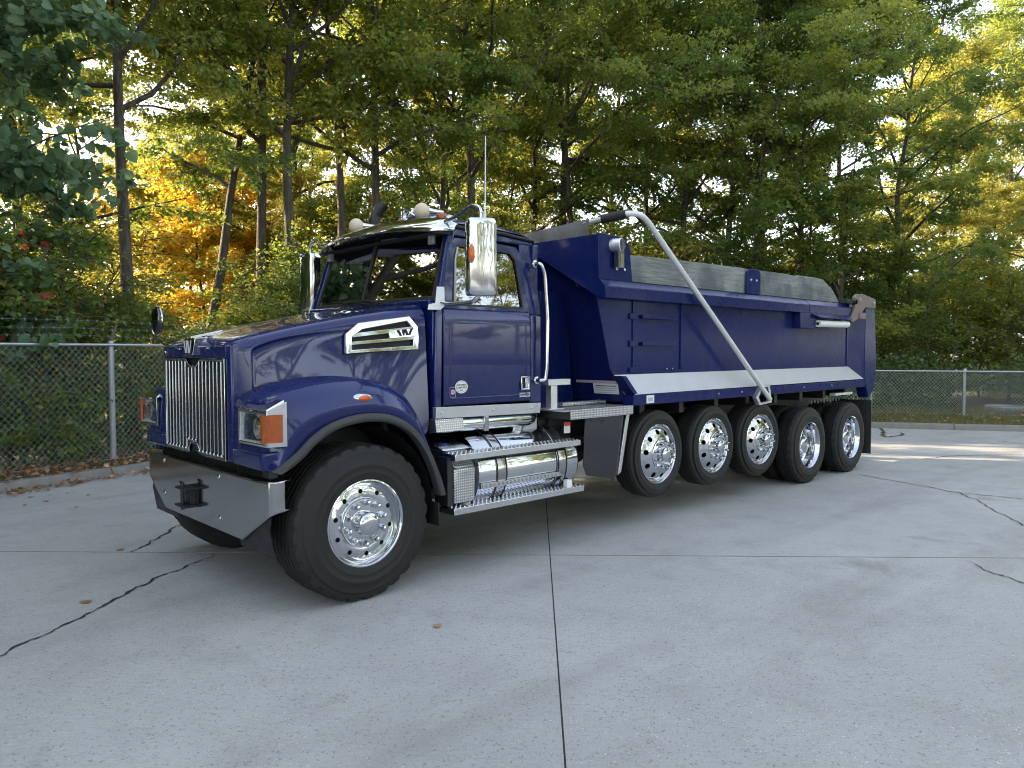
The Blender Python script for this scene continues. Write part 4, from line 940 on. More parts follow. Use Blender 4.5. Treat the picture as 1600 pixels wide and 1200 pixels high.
# ---- fuel tank, steps, battery box, deck
for s in (-1,1):
    R, tx0, tx1, ty, tz = .325, 1.06, 2.26, s*.865, .765
    m = MB(); m.lathe([(.001,-.032),(.16,-.028),(.27,-.012),(.315,.006),(R,.03),(R,tx1-tx0-.03),(.315,tx1-tx0-.006),(.27,tx1-tx0+.012),(.001,tx1-tx0+.03)],(tx0,ty,tz),(1,0,0),56)
    ft = m.build('fuel_tank', M['chrome'], T, smooth=40)
    for x in (1.30,2.03):
        b = MB(); rows = []
        for k in range(41):
            a = 2*PI*k/40; rows.append([(x+dx, ty+(R+d)*math.cos(a), tz+(R+d)*math.sin(a)) for dx,d in ((-.055,0),(-.055,.006),(-.042,.008),(.042,.008),(.055,.006),(.055,0))])
        b.grid(rows); b.build('tank_band', M['steel'], ft, smooth=30)
        for q in (-.052,.052):
            e = MB(); e.tube([(x+q, ty+(R+.008)*math.cos(2*PI*k/40), tz+(R+.008)*math.sin(2*PI*k/40)) for k in range(41)], .006, 6); e.build('band_edge', M['rubber'], ft)
    MB().lathe([(.062,-.04),(.062,.05),(.055,.06),(.055,.075),(.001,.075)],(1.70,ty-s*.03+s*.10,1.075),(0,s*.25,1),24).build('tank_cap', M['alu'], ft, smooth=30)
    # steps: channel with raised treads
    for nm, x0, x1, z0, z1, yo in (('lower_step',.745,2.25,.500,.552,1.25),('upper_step',.755,2.20,.918,.968,1.25)):
        m = MB(); m.box(x0,x1,s*yo-.008,s*yo+.008,z0,z1).box(x0,x1,s*(yo-.09)-.088,s*(yo-.09)+.088,z1-.008,z1).box(x0,x0+.012,s*(yo-.1)-.1,s*(yo-.1)+.1,z0,z1).box(x1-.012,x1,s*(yo-.1)-.1,s*(yo-.1)+.1,z0,z1)
        sp = m.build('cab_step', M['alu'], T, bevel=.004)
        ntr = int((x1-x0)/.045); m = MB()
        for k in range(ntr):
            x = x0+.02+k*.045
            for yy in (.025,.075,.125): m.hexa([(x,s*(yo-yy)-.016,z1),(x+.014,s*(yo-yy)-.016,z1),(x+.030,s*(yo-yy)+.016,z1),(x+.016,s*(yo-yy)+.016,z1)],[(x+.003,s*(yo-yy)-.014,z1+.007),(x+.012,s*(yo-yy)-.014,z1+.007),(x+.028,s*(yo-yy)+.014,z1+.007),(x+.018,s*(yo-yy)+.014,z1+.007)])
        m.build('step_grip', M['alu'], sp, smooth=0)
    for x in (.90,2.10): MB().prism([(x,s*1.235,.51),(x,s*1.235,.55),(x,s*1.10,.60),(x,s*.80,.47),(x,s*.80,.43)],(.05,0,0)).build('step_bracket', M['galv'], T)
    MB().box(2.03,2.10,s*1.225-.02,s*1.225+.02,.55,.62).build('step_foot', M['white'], T)
    # step strip bolted low on the tank
    m = MB(); m.hexa([(1.06,s*1.185,.66),(1.98,s*1.185,.66),(1.98,s*1.205,.66),(1.06,s*1.205,.66)],[(1.06,s*1.190,.70),(1.98,s*1.190,.70),(1.98,s*1.207,.70),(1.06,s*1.207,.70)])
    for k in range(20): m.box(1.075+k*.045,1.095+k*.045,s*1.208-.006,s*1.208+.006,.668,.692)
    m.build('tank_tread', M['alu'], ft, smooth=0)
    m = MB(); m.hexa([(.80,s*1.195,.57),(1.015,s*1.195,.57),(1.015,s*.60,.57),(.80,s*.60,.57)],[(.80,s*1.195,.85),(1.015,s*1.195,.85),(1.015,s*.60,.85),(.80,s*.60,.85)])
    m.hexa([(.80,s*1.195,.85),(1.015,s*1.195,.85),(1.015,s*.60,.85),(.80,s*.60,.85)],[(.80,s*1.08,.985),(1.015,s*1.08,.985),(1.015,s*.60,.985),(.80,s*.60,.985)])
    m.build('battery_box', M['tread'], T, bevel=.02, seg=3)
    MB().lathe([(.05,-.01),(.05,.02),(.035,.035),(.001,.036)],(.86,s*.97,.99),(0,0,1),20).build('filler_cap', simple('blue_cap',(.02,.04,.22),.35) if s < 0 else M['black'], T, smooth=30)
    MB().hexa([(.76,s*1.10,.98),(1.04,s*1.10,.98),(1.04,s*.75,1.02),(.76,s*.75,1.02)],[(.77,s*1.08,1.0),(1.03,s*1.08,1.0),(1.03,s*.76,1.06),(.77,s*.76,1.06)]).build('box_lid', M['alu'], T, bevel=.015, seg=3)
    # black chassis skirt behind the wheel
    MB().box(.74,.79,s*1.10-.08,s*1.10+.08,.56,.94).build('step_post', M['black'], T)
    # deck behind the cab
    m = MB(); m.box(2.02,3.0,s*1.02-.20,s*1.02+.20,1.222,1.236)
    m.box(2.10,3.0,s*1.225-.006,s*1.225+.006,1.150,1.2365); dk = m.build('deck_plate', M['tread'], T, bevel=.003)
    MB().hexa([(2.10,s*1.22,1.15),(2.11,s*1.22,1.15),(2.03,s*.80,1.16),(2.02,s*.80,1.16)],[(2.10,s*1.22,1.235),(2.11,s*1.22,1.235),(2.03,s*.80,1.235),(2.02,s*.80,1.235)]).build('deck_end', M['steel'] if 0 else M['black'], dk)
    MB().box(2.35,2.98,s*.86-.045,s*.86+.045,1.242,1.275).build('deck_kick_plate', M['tread'], dk, bevel=.003)
    m = MB(); m.box(2.02,2.10,s*1.03-.035,s*1.03+.035,1.237,1.455).box(1.98,2.27,s*1.03-.04,s*1.03+.04,1.455,1.508).box(1.97,2.16,s*1.03-.06,s*1.03+.06,1.237,1.246)
    m.build('deck_handrail', M['dullalu'], T, bevel=.003)
    # black polished quarter fender ahead of the first lift axle, with its pale edge strip
    q = MB(); q.prism([(2.34,s*1.185,1.15),(2.985,s*1.175,1.15),(2.85,s*1.19,.60),(2.74,s*1.20,.545),(2.35,s*1.20,.62),(2.30,s*1.20,.72)],(0,-s*.006,0)); qf = q.build('quarter_fender', M['blackgloss'], T)
    MB().prism([(2.935,s*1.198,1.145),(2.985,s*1.198,1.145),(2.850,s*1.205,.60),(2.80,s*1.205,.575)],(0,-s*.014,0)).build('fender_edge_strip', M['alu'], qf, bevel=.002)
    MB().box(2.10,2.28,s*.95-.004,s*.95+.004,1.0,1.15).build('warning_plate', M['black'], T)
    MB().box(2.13,2.21,s*1.12-.002,s*1.12+.002,1.02,1.12).build('hydraulic_label', M['label'], T); MB().box(2.13,2.21,s*1.123-.002,s*1.123+.002,1.085,1.12).build('hydraulic_label_band', M['labelred'], T)
    MB().box(2.0,2.30,s*.80-.12,s*.80+.12,.86,1.14).build('valve_box', M['axle'], T, bevel=.01)

# ---- dump body
BD = empty('dump_body', parent=T)
for s in (-1,1):
    y = lambda v: s*v
    # side sheet
    MB().prism([(2.66,y(1.115),2.275),(2.81,y(1.115),1.60),(2.90,y(1.115),1.49),(8.24,y(1.115),1.49),(8.24,y(1.115),2.275)],(0,-s*.05,0)).build('side_sheet', B_, BD, smooth=0)
    # top rail: box section with sloped top
    pr = [(y(1.10),2.435),(y(1.155),2.435),(y(1.222),2.368),(y(1.222),2.258),(y(1.10),2.258)]
    rail = MB().prism([(2.585,a,b+0) for a,b in pr],(4.16,0,0)).build('top_rail', B_, BD, bevel=.006)
    rail.data.transform(Matrix.Shear('XZ',4,(0,0))) if 0 else None
    MB().prism([(6.752,a,b) for a,b in pr],(1.55,0,0)).build('top_rail', B_, BD, bevel=.006)
    MB().prism([(6.80,y(1.222),2.262),(7.95,y(1.222),2.262),(7.93,y(1.30),2.205),(6.93,y(1.30),2.205)],(0,0,-.010)).build('rail_lip', B_, BD, bevel=.002)
    # front edge flange of the side
    fl = [(2.585,2.262),(2.775,1.60),(2.83,1.525),(3.03,1.335),(3.005,1.24)]
    fb = [(2.66,2.262),(2.83,1.60),(2.90,1.52),(3.09,1.335),(3.09,1.24)]
    m = MB()
    for i in range(4): m.hexa([(fl[i][0],y(1.10),fl[i][1]),(fl[i][0],y(1.118 if i<2 else 1.222),fl[i][1]),(fb[i][0],y(1.118 if i<2 else 1.222),fb[i][1]),(fb[i][0],y(1.10),fb[i][1])],[(fl[i+1][0],y(1.10),fl[i+1][1]),(fl[i+1][0],y(1.12 if i<1 else (1.125 if i<2 else 1.222)),fl[i+1][1]),(fb[i+1][0],y(1.12 if i<1 else (1.125 if i<2 else 1.222)),fb[i+1][1]),(fb[i+1][0],y(1.10),fb[i+1][1])])
    m.build('front_flange', B_, BD, smooth=0)
    # sloping pale sill plate and the bottom rail
    MB().hexa([(3.045,y(1.226),1.338),(8.53,y(1.226),1.350),(8.53,y(1.10),1.338),(3.03,y(1.10),1.332)],[(2.835,y(1.124),1.532),(8.215,y(1.124),1.535),(8.215,y(1.10),1.532),(2.84,y(1.10),1.532)]).build('sill_plate', M['sill'], BD, smooth=0)
    br = MB().box(3.02,8.60,s*1.165-.058,s*1.165+.058,1.228,1.334).build('bottom_rail', B_, BD, bevel=.006)
    for x in (3.30,4.55,5.05,6.62,7.45): MB().ball((x,s*1.224,1.288),.011,10).build('rail_bolt', M['galv'], br)
    MB().box(3.22,3.345,s*1.225-.001,s*1.225+.001,1.243,1.322).build('rail_label', M['label'], br)
    MB().box(3.245,3.32,s*1.2275-.0005,s*1.2275+.0005,1.262,1.300).build('rail_label_text', M['labelgrey'], br)
    # access panel with two rungs, upright ribs
    m = MB(); 
    for x in (3.13,3.955): m.box(x-.007,x+.007,s*1.122-.006,s*1.122+.006,1.565,2.262)
    m.box(3.10,3.975,s*1.122-.006,s*1.122+.006,1.545,1.566); m.build('panel_rib', B_, BD, smooth=0)
    for z in (2.105,1.835):
        m = MB(); m.box(3.235,3.84,s*1.150-.012,s*1.150+.012,z-.020,z+.020).box(3.235,3.255,s*1.13-.03,s*1.13+.03,z-.015,z+.015).box(3.82,3.84,s*1.13-.03,s*1.13+.03,z-.015,z+.015).box(3.07,3.20,s*1.125-.012,s*1.125+.012,z-.03,z+.03)
        m.build('ladder_rung', B_, BD, bevel=.004)
    MB().box(3.07,3.20,s*1.125-.012,s*1.125+.012,1.548,1.60).build('panel_hinge', B_, BD, bevel=.004)
    for x in (3.16,3.70,3.80): MB().ball((x,s*1.128,1.578),.009,8).build('panel_bolt', M['galv'], BD)
    # corner plate at the front top
    cp = MB().prism([(2.572,y(1.15),2.435),(2.560,y(1.15),2.86),(2.93,y(1.15),2.86),(3.03,y(1.15),2.785),(3.085,y(1.15),2.435)],(0,-s*.03,0)).build('corner_plate', B_, BD, bevel=.004)
    for x in (2.83,2.95): MB().ball((x,s*1.153,2.545),.017,10).build('plate_bolt', M['chrome'], cp)
    lt = MB().lathe([(.065,.10),(.066,.0),(.066,-.02),(.058,-.024)],(2.80,s*1.215,2.765),(-.35,s*.9,-.1) if 0 else (-.25,s*-1,0),22).build('side_lamp', M['dullalu'], cp, smooth=40); MB().ring([(2.765,s*1.226,2.55),(2.765,s*1.226,2.71),(2.855,s*1.226,2.71),(2.855,s*1.226,2.55)],[(2.775,s*1.226,2.56),(2.775,s*1.226,2.70),(2.845,s*1.226,2.70),(2.845,s*1.226,2.56)],(0,-s*.05,0)).box(2.775,2.845,s*1.19-.02,s*1.19+.02,2.56,2.70).build('lamp_bracket', M['steel'], cp)
    MB().lathe([(.060,0),(.05,-.014),(.001,-.02)],(2.805,s*1.235,2.765),(-.25,-s*1,0),22).build('lamp_lens', M['lensclear'], cp, smooth=40); MB().lathe([(.056,.02),(.001,.03)],(2.803,s*1.225,2.765),(-.25,-s*1,0),22).build('lamp_reflector', M['chrome'], cp)
    # rear post
    MB().prism([(8.20,y(1.12),1.50),(8.20,y(1.12),2.262),(8.24,y(1.12),2.262),(8.56,y(1.222),2.262),(8.56,y(1.222),1.36),(8.50,y(1.222),1.30)],(0,-s*.03,0)).build('post_web', B_, BD, smooth=0)
    MB().prism([(8.55,y(1.228),2.485),(8.84,y(1.228),2.505),(8.91,y(1.228),2.3),(8.985,y(1.228),1.62),(8.975,y(1.228),1.36),(8.86,y(1.228),1.14),(8.72,y(1.228),1.06),(8.64,y(1.228),1.20),(8.55,y(1.228),1.335)],(0,-s*.16,0)).build('rear_post', B_, BD, bevel=.012)
    MB().box(8.16,8.185,s*1.12-.006,s*1.12+.006,1.54,2.262).build('post_seam', B_, BD)
    # tailgate latch linkage at the top
    m = MB(); m.prism([(8.13,y(1.25),2.53),(8.20,y(1.25),2.575),(8.42,y(1.25),2.585),(8.86,y(1.25),2.535),(8.88,y(1.25),2.44),(8.86,y(1.25),2.395),(8.50,y(1.25),2.40),(8.22,y(1.25),2.215),(8.02,y(1.25),2.155),(7.98,y(1.25),2.20),(8.12,y(1.25),2.36)],(0,-s*.05,0))
    la = m.build('latch_arm', M['rusty'], BD, bevel=.006)
    for x,z in ((8.28,2.50),(8.78,2.47)): MB().lathe([(.030,0),(.030,.012),(.014,.012),(.014,.024),(.001,.026)],(x,s*1.25,z),(0,s,0),14).build('latch_pin', M['galv'], la, smooth=30)
    MB().box(8.24,8.46,s*1.245-.03,s*1.245+.03,2.225,2.315).build('latch_tab', M['rusty'], la, bevel=.006)
    MB().box(7.88,8.15,s*1.17-.07,s*1.17+.07,2.43,2.50).lathe([(.035,0),(.035,.08)],(8.10,s*1.2,2.46),(0,s,0),12).build('latch_hinge', M['axle'], la, bevel=.008)
    MB().tube([(6.97,s*1.235,2.125),(7.89,s*1.235,2.135)], .047, 20).build('latch_cylinder', M['white'], la, smooth=40)
    MB().lathe([(.020,.0),(.020,-.012),(.001,-.012)],(6.97,s*1.235,2.125),(1,0,0),12).tube([(7.88,s*1.235,2.135),(8.04,s*1.24,2.17)],.018,8).build('cylinder_rod', M['ink'], la)
    MB().box(6.50,6.94,s*1.17-.05,s*1.17+.05,2.06,2.262).build('cylinder_bracket', B_, BD, bevel=.006)
    # weathered boards stuck on the rail
    ypl = s*1.135
    m = MB(); m.prism([(3.05,ypl,2.442),(3.05,ypl,2.70),(4.1,ypl,2.722),(5.24,ypl,2.735),(5.24,ypl,2.442)],(0,-s*.045,0)); m.build('side_board', M['board'], BD, bevel=.004)
    m = MB(); m.prism([(5.255,ypl,2.442),(5.255,ypl,2.730),(6.3,ypl,2.74),(6.55,ypl,2.728),(6.60,ypl,2.745),(7.10,ypl,2.747),(7.33,ypl,2.735),(7.62,ypl,2.62),(7.83,ypl,2.47),(7.83,ypl,2.442)],(0,-s*.045,0)); m.build('side_board', M['board'], BD, bevel=.004)
    bk = MB().prism([(5.24,y(1.165),2.436),(5.245,y(1.165),2.69),(5.29,y(1.165),2.728),(5.52,y(1.165),2.733),(5.565,y(1.165),2.695),(5.565,y(1.165),2.436)],(0,-s*.02,0)).build('board_bracket', B_, BD, bevel=.004)
    for x in (5.33,5.46): MB().ball((x,s*1.168,2.60),.016,10).build('bracket_bolt', M['galv'], bk)
    # tarp arm
    a = MB(); a.tube(rpath([(5.60,s*1.285,1.18),(3.12,s*1.285,3.03),(2.98,s*1.285,3.072),(2.88,s*1.20,3.068)],.07,6), .029, 14); ar = a.build('tarp_arm', M['whitepipe'], BD, smooth=40)
    MB().tube([(2.90,s*1.215,3.068),(2.82,s*.98,3.040)], .043, 14).build('arm_coupling', M['rubber'], ar)
    MB().ring([(5.30,y(1.27),1.21),(5.44,y(1.27),1.36),(5.62,y(1.27),1.36),(5.68,y(1.27),1.14),(5.38,y(1.27),1.12)],[(5.36,y(1.27),1.215),(5.46,y(1.27),1.33),(5.58,y(1.27),1.33),(5.64,y(1.27),1.16),(5.41,y(1.27),1.145)],(0,-s*.05,0)).build('arm_pivot_bracket', M['dullalu'], ar)
    # rear mud flaps, lamp box
    MB().box(8.82,8.835,s*.93-.30,s*.93+.30,.21,1.02).build('mud_flap', M['rubber'], T)
    MB().box(7.72,8.30,s*1.12-.04,s*1.12+.04,1.13,1.165).build('lamp_bar', M['whitepipe'], BD)
    m = MB()
    for k in range(10): m.lathe([(.012,0),(.026,.0),(.026,.014),(.012,.014)],(7.35+k*.10,s*.98,1.045+.012*(k%2)),(.25,s,.2*(k%3-1)),8)
    m.build('safety_chain', M['galv'], BD)
# front wall, cab-side fascia, floor, tailgate
m = MB(); m.prism([(2.60,-1.12,2.86),(2.60,1.12,2.86),(2.600,1.12,2.27),(2.585,.36,2.70),(2.585,-.36,2.70),(2.600,-1.12,2.27)],(.03,0,0))
m.build('front_fascia', B_, BD, smooth=0)
MB().hexa([(3.02,-1.10,1.26),(3.02,1.10,1.26),(3.06,1.10,1.26),(3.06,-1.10,1.26)],[(2.70,-1.10,2.74),(2.70,1.10,2.74),(2.74,1.10,2.74),(2.74,-1.10,2.74)]).build('front_wall', B_, BD)
MB().hexa([(2.30,-.52,1.10),(2.30,.52,1.10),(2.95,.52,1.10),(2.95,-.52,1.10)],[(2.44,-.52,2.35),(2.44,.52,2.35),(2.80,.52,2.35),(2.80,-.52,2.35)]).build('hoist_housing', B_, BD, bevel=.01)
MB().box(3.0,8.9,-1.10,1.10,1.40,1.46).build('floor_plate', B_, BD)
m = MB(); m.prism([(8.80,-1.06,1.40),(8.86,-1.06,1.40),(8.80,-1.06,2.45),(8.74,-1.06,2.45)],(0,2.12,0)); 
for z in (1.5,1.9,2.3): m.box(8.80,8.90,-1.05,1.05,z-.05,z+.05)
m.build('tailgate', B_, BD)
for k in range(8): MB().box(3.3+k*.7,3.38+k*.7,-1.08,1.08,1.10,1.40).build('floor_beam', M['black'], BD)
for s in (-1,1): MB().box(3.05,8.8,s*.42-.07,s*.42+.07,1.06,1.25).build('hinge_beam', M['black'], BD)
# warning labels low on the front flange side
MB().hexa([(2.905,-1.112,1.318),(2.985,-1.112,1.318),(2.985,-1.110,1.318),(2.905,-1.110,1.318)],[(2.86,-1.127,1.47),(2.92,-1.127,1.47),(2.92,-1.125,1.47),(2.86,-1.125,1.47)]) 
lb = MB(); lb.hexa([(2.9950,-1.06,1.335),(2.9950,-.74,1.335),(2.9965,-.74,1.335),(2.9965,-1.06,1.335)],[(2.972,-1.06,1.44),(2.972,-.74,1.44),(2.974,-.74,1.44),(2.974,-1.06,1.44)]); lb.build('warning_label', M['label'], BD, smooth=0)
lb = MB(); lb.hexa([(2.9695,-1.06,1.442),(2.9695,-.52,1.442),(2.971,-.52,1.442),(2.971,-1.06,1.442)],[(2.964,-1.06,1.468),(2.964,-.52,1.468),(2.966,-.52,1.468),(2.966,-1.06,1.468)]); lb.build('warning_strip', M['reddish'], BD, smooth=0)
for k in range(4): MB().hexa([(2.9935-.0215*(.3+k)*.9*.25*4/4,-1.03,1.345+k*.022),(2.9935-.0215*(.3+k)*.9*.25*4/4,-.77,1.345+k*.022),(2.995-.0054*k,-.77,1.345+k*.022),(2.995-.0054*k,-1.03,1.345+k*.022)],[(2.9915-.0054*k,-1.03,1.353+k*.022),(2.9915-.0054*k,-.77,1.353+k*.022),(2.993-.0054*k,-.77,1.353+k*.022),(2.993-.0054*k,-1.03,1.353+k*.022)]).build('label_line', M['labelgrey'] if k < 3 else M['ink'], BD, smooth=0)
# tarp bow and the rolled mesh hanging from it
MB().tube([(2.84,-1.05,3.05),(2.72,-.55,2.99),(2.70,0,2.96),(2.72,.55,2.99),(2.84,1.05,3.05)], .024, 12).build('tarp_bow', M['whitepipe'], BD, smooth=40)
rows = []
for i in range(25):
    yy = -.86+1.72*i/24; xx = float(np.interp(abs(yy),[0,.55,1.05],[2.70,2.72,2.84])); zz = float(np.interp(abs(yy),[0,.55,1.05],[2.96,2.99,3.05]))
    w = .022*math.sin(i*1.7)+.012*math.sin(i*.83); rows.append([(xx-.025,yy,zz+.026),(xx-.035+w*.4,yy,zz-.02),(xx-.03+w,yy,zz-.08),(xx-.02+w*1.3,yy,zz-.135-.010*math.sin(i*2.3))])
tp = MB().grid(rows).build('tarp_mesh', simple('grey_tarp_mesh',(.16,.155,.15),.8,0,.35,30,.05,.3), BD, smooth=50)
MB().tube([(2.68,-1.0,2.80),(2.68,1.0,2.80)], .05, 14).build('tarp_roller', M['rubber'], BD)
# white V shaped scuffs and a rust scrawl left on the front wall are paint wear: thin raised weld beads
MB().tube(smoothpath([(2.760,-.62,2.50),(2.757,-.68,2.47),(2.768,-.70,2.42),(2.785,-.72,2.38),(2.79,-.80,2.36),(2.783,-.86,2.40),(2.768,-.86,2.46)],4), .004, 6).build('weld_scrawl', M['rusty'], BD)
# ------------------------------------------------------------------ vegetation
def unit(v): return v/np.maximum(np.linalg.norm(v,axis=-1,keepdims=True),1e-9)
def leaves(rng, P, n_up=.8, L=.11, Wf=.55, heart=False, droop=.3, fwd=None):
    """one small folded leaf per point"""
    n = len(P); N = unit(np.stack([rng.normal(0,1-n_up*.45,n), rng.normal(0,1-n_up*.45,n), np.abs(rng.normal(n_up,.45,n))],1))
    A = rng.uniform(0,2*PI,n); D = np.stack([np.cos(A),np.sin(A),-droop+rng.normal(0,.35,n)],1)
    if fwd is not None: D = D*.75+fwd*.9
    D = unit(D-N*np.sum(D*N,1,keepdims=True)); S = np.cross(N,D); l = (L*rng.uniform(.6,1.25,n))[:,None]
    if heart:   # rounded heart: two six-cornered halves folded along the midrib
        o = ((0,0,0),(-.10,.26,.05),(.08,.47,.08),(.36,.47,.06),(.68,.27,.0),(1.0,0,-.12)); wv = rng.uniform(.8,1.1,n)[:,None]
        V = np.stack([P+D*l*a_+S*l*b_*wv+N*l*c_ for a_,b_,c_ in o]+[P+D*l*a_-S*l*b_*wv+N*l*c_ for a_,b_,c_ in o[1:5]],1)
        b = (np.arange(n)*10)[:,None]; F = np.concatenate([b+np.array([[0,1,2,3,4,5]]), b+np.array([[0,5,9,8,7,6]])])
        return V.reshape(-1,3), F
    V = np.stack([P, P+D*l*.48+S*l*Wf*.5+N*l*.10, P+D*l-N*l*.10, P+D*l*.48-S*l*Wf*.5+N*l*.10],1)
    b = (np.arange(n)*4)[:,None]; return V.reshape(-1,3), b+np.array([[0,1,2,3]])
def tubes(paths, n=6):
    m = MB()
    for p, r in paths: m.tube(p, r, n, False)
    return m
def tree_data(seed, H, base, R, nlimb, per, L, style='round', twigs=9, sprays=True, lean=0.0, heart=False, up=.8, vines=0):
    rng = np.random.default_rng(seed); rnd = random.Random(seed)
    tr = [Vector((0,0,-.25))]; az = rnd.uniform(0,6.28)
    for k in range(1,9):
        t = k/8; tr.append(Vector((lean*t*H*.35*math.cos(az)+rnd.gauss(0,.07*t*2), lean*t*H*.35*math.sin(az)+rnd.gauss(0,.07*t*2), H*t*.96)))
    r0 = .0078*H+.022
    paths = [(smoothpath(tr,3), [max(.012,r0*(1-.92*(i/24))*(1.35 if i==0 else 1)) for i in range(25)])]
    tp = np.array([tuple(v) for v in tr]); hz = np.linspace(0,1,9); PTS = []; FW = []
    for i in range(nlimb):
        t = base/H+(1-base/H)*((i+.5)/nlimb)**.9*.97; o = np.array([np.interp(t,hz,tp[:,k]) for k in range(3)])
        a = i*2.399+rnd.uniform(-.5,.5); q = (t-base/H)/(1-base/H)
        prof = {'round': math.sin(PI*min(1,.18+.80*q))**.7, 'cone': 1.05-.85*q, 'tall': .55+.45*math.sin(PI*q)}[style]
        ln = R*prof*rnd.uniform(.75,1.15)+.3; el = math.radians(rnd.uniform(12,48)+25*q)
        d = np.array([math.cos(a)*math.cos(el),math.sin(a)*math.cos(el),math.sin(el)]); pth = []; p = o.copy()
        for k in range(6):
            pth.append(p.copy()); d = unit(d+rng.normal(0,.16,3)+np.array([0,0,-.05])); p = p+d*ln/5
        pth = np.array(pth); rr = max(.012,r0*(1-t)*.68)
        paths.append(([tuple(x) for x in pth],[rr*(1-.85*k/5) for k in range(6)]))
        for j in range(twigs):
            s = rnd.uniform(.25,1.0); b = np.array([np.interp(s*5,np.arange(6),pth[:,k]) for k in range(3)])
            dd = unit(d*.5+np.array([rnd.gauss(0,1),rnd.gauss(0,1),rnd.gauss(0,.35)])); tl = rnd.uniform(.5,1.3)*(.6+.10*R)
            e = b+dd*tl+np.array([0,0,-.12*tl]); paths.append(([tuple(b),tuple((b+e)/2+np.array([0,0,.05])),tuple(e)],[.012,.008,.004]))
            m = max(4,int(per*rnd.uniform(.6,1.4))); u = rng.uniform(.05,1.12,m)[:,None]
            sd = unit(np.cross(dd,[0,0,1.0])); wid = .30*tl*(1-.55*u[:,0])
            PTS.append(b+(e-b)*u+sd*(rng.normal(0,1,m)*wid)[:,None]+np.array([0,0,1])*(rng.normal(0,.075,m)-.10*np.abs(rng.normal(0,1,m))*wid)[:,None]); FW.append(np.repeat(dd[None],m,0))
    P = np.concatenate(PTS); FW = np.concatenate(FW)
    V, F = leaves(rng, P, up, L, .58, heart, .35, FW)
    return tubes(paths, 7), V, F, P
TYPES = {}
def make_type(key, mat, **k):
    tm, V, F, P = tree_data(**k); me = np_mesh(key, V, F, M[mat])
    t = bpy.data.meshes.new('trunk'); t.from_pydata([tuple(v) for v in tm.v],[],tm.f); t.materials.append(M['bark']); t.shade_smooth()
    TYPES[key] = (t, me)
make_type('dark_a','leaf_dark', seed=11, H=16, base=1.6, R=5.4, nlimb=34, per=148, L=.135)
make_type('dark_b','leaf_dark', seed=12, H=15, base=2.2, R=5.0, nlimb=32, per=148, L=.13, lean=.25)
make_type('mid_a','leaf_mid', seed=13, H=17, base=3.0, R=5.2, nlimb=32, per=140, L=.14)
make_type('mid_b','leaf_mid', seed=14, H=13, base=2.0, R=3.8, nlimb=26, per=148, L=.125, style='tall')
make_type('olive_a','leaf_olive', seed=15, H=16, base=3.0, R=4.4, nlimb=26, per=131, L=.15)
make_type('olive_b','leaf_olive', seed=16, H=13, base=1.8, R=4.2, nlimb=26, per=140, L=.14)
make_type('gold','leaf_gold', seed=17, H=8, base=1.2, R=3.0, nlimb=22, per=122, L=.14)
make_type('tall_thin','leaf_mid', seed=18, H=17, base=6.8, R=5.0, nlimb=24, per=122, L=.14, lean=.10)
make_type('leaning','leaf_dark', seed=19, H=16, base=6.0, R=4.8, nlimb=24, per=140, L=.135, lean=.55)
make_type('canopy','leaf_mid', seed=31, H=16, base=6.0, R=5.3, nlimb=34, per=200, L=.115, up=.6)
make_type('bush_dark','leaf_dark', seed=21, H=3.2, base=.25, R=1.5, nlimb=20, per=46, L=.10, twigs=7)
make_type('bush_mid','leaf_mid', seed=22, H=3.6, base=.3, R=1.6, nlimb=20, per=44, L=.105, twigs=7)
make_type('bush_gold','leaf_olive', seed=23, H=3.0, base=.3, R=1.4, nlimb=18, per=40, L=.11, twigs=7)
make_type('vine_tree','leaf_vine', seed=24, H=8.5, base=.6, R=2.6, nlimb=30, per=44, L=.165, twigs=8, heart=True, up=.55)
def at_px(u, D, z=.13):
    """ground point seen in picture column u at distance D along the view axis"""
    f = Vector((math.sin(YAW),math.cos(YAW),0)); q = CAM+f*D+RGT*((u-800)/1172.1*D); return (q.x,q.y,z)
def tree(kind, loc, rz, sc, name='tree', label=None, group=None, cat='tree', crown='crown', sz=1.0):
    t, c = TYPES[kind]; r = empty(name, loc, rz); r.scale = (sc,sc,sc*sz); tag(r, label, cat, group)
    obj_of('trunk' if cat=='tree' else 'stem', t, r); obj_of(crown, c, r); return r
GB = 'bushes behind the fence'; LB = 'leafy bush crowding the tall fence left of the truck'
GW = 'shading tree of the wood that runs on past the left edge'; GWG = 'trees beyond the left edge'
G = 'trees in the wood behind the fences'; GL = 'leafy tree filling the gaps of the front row behind the fences'
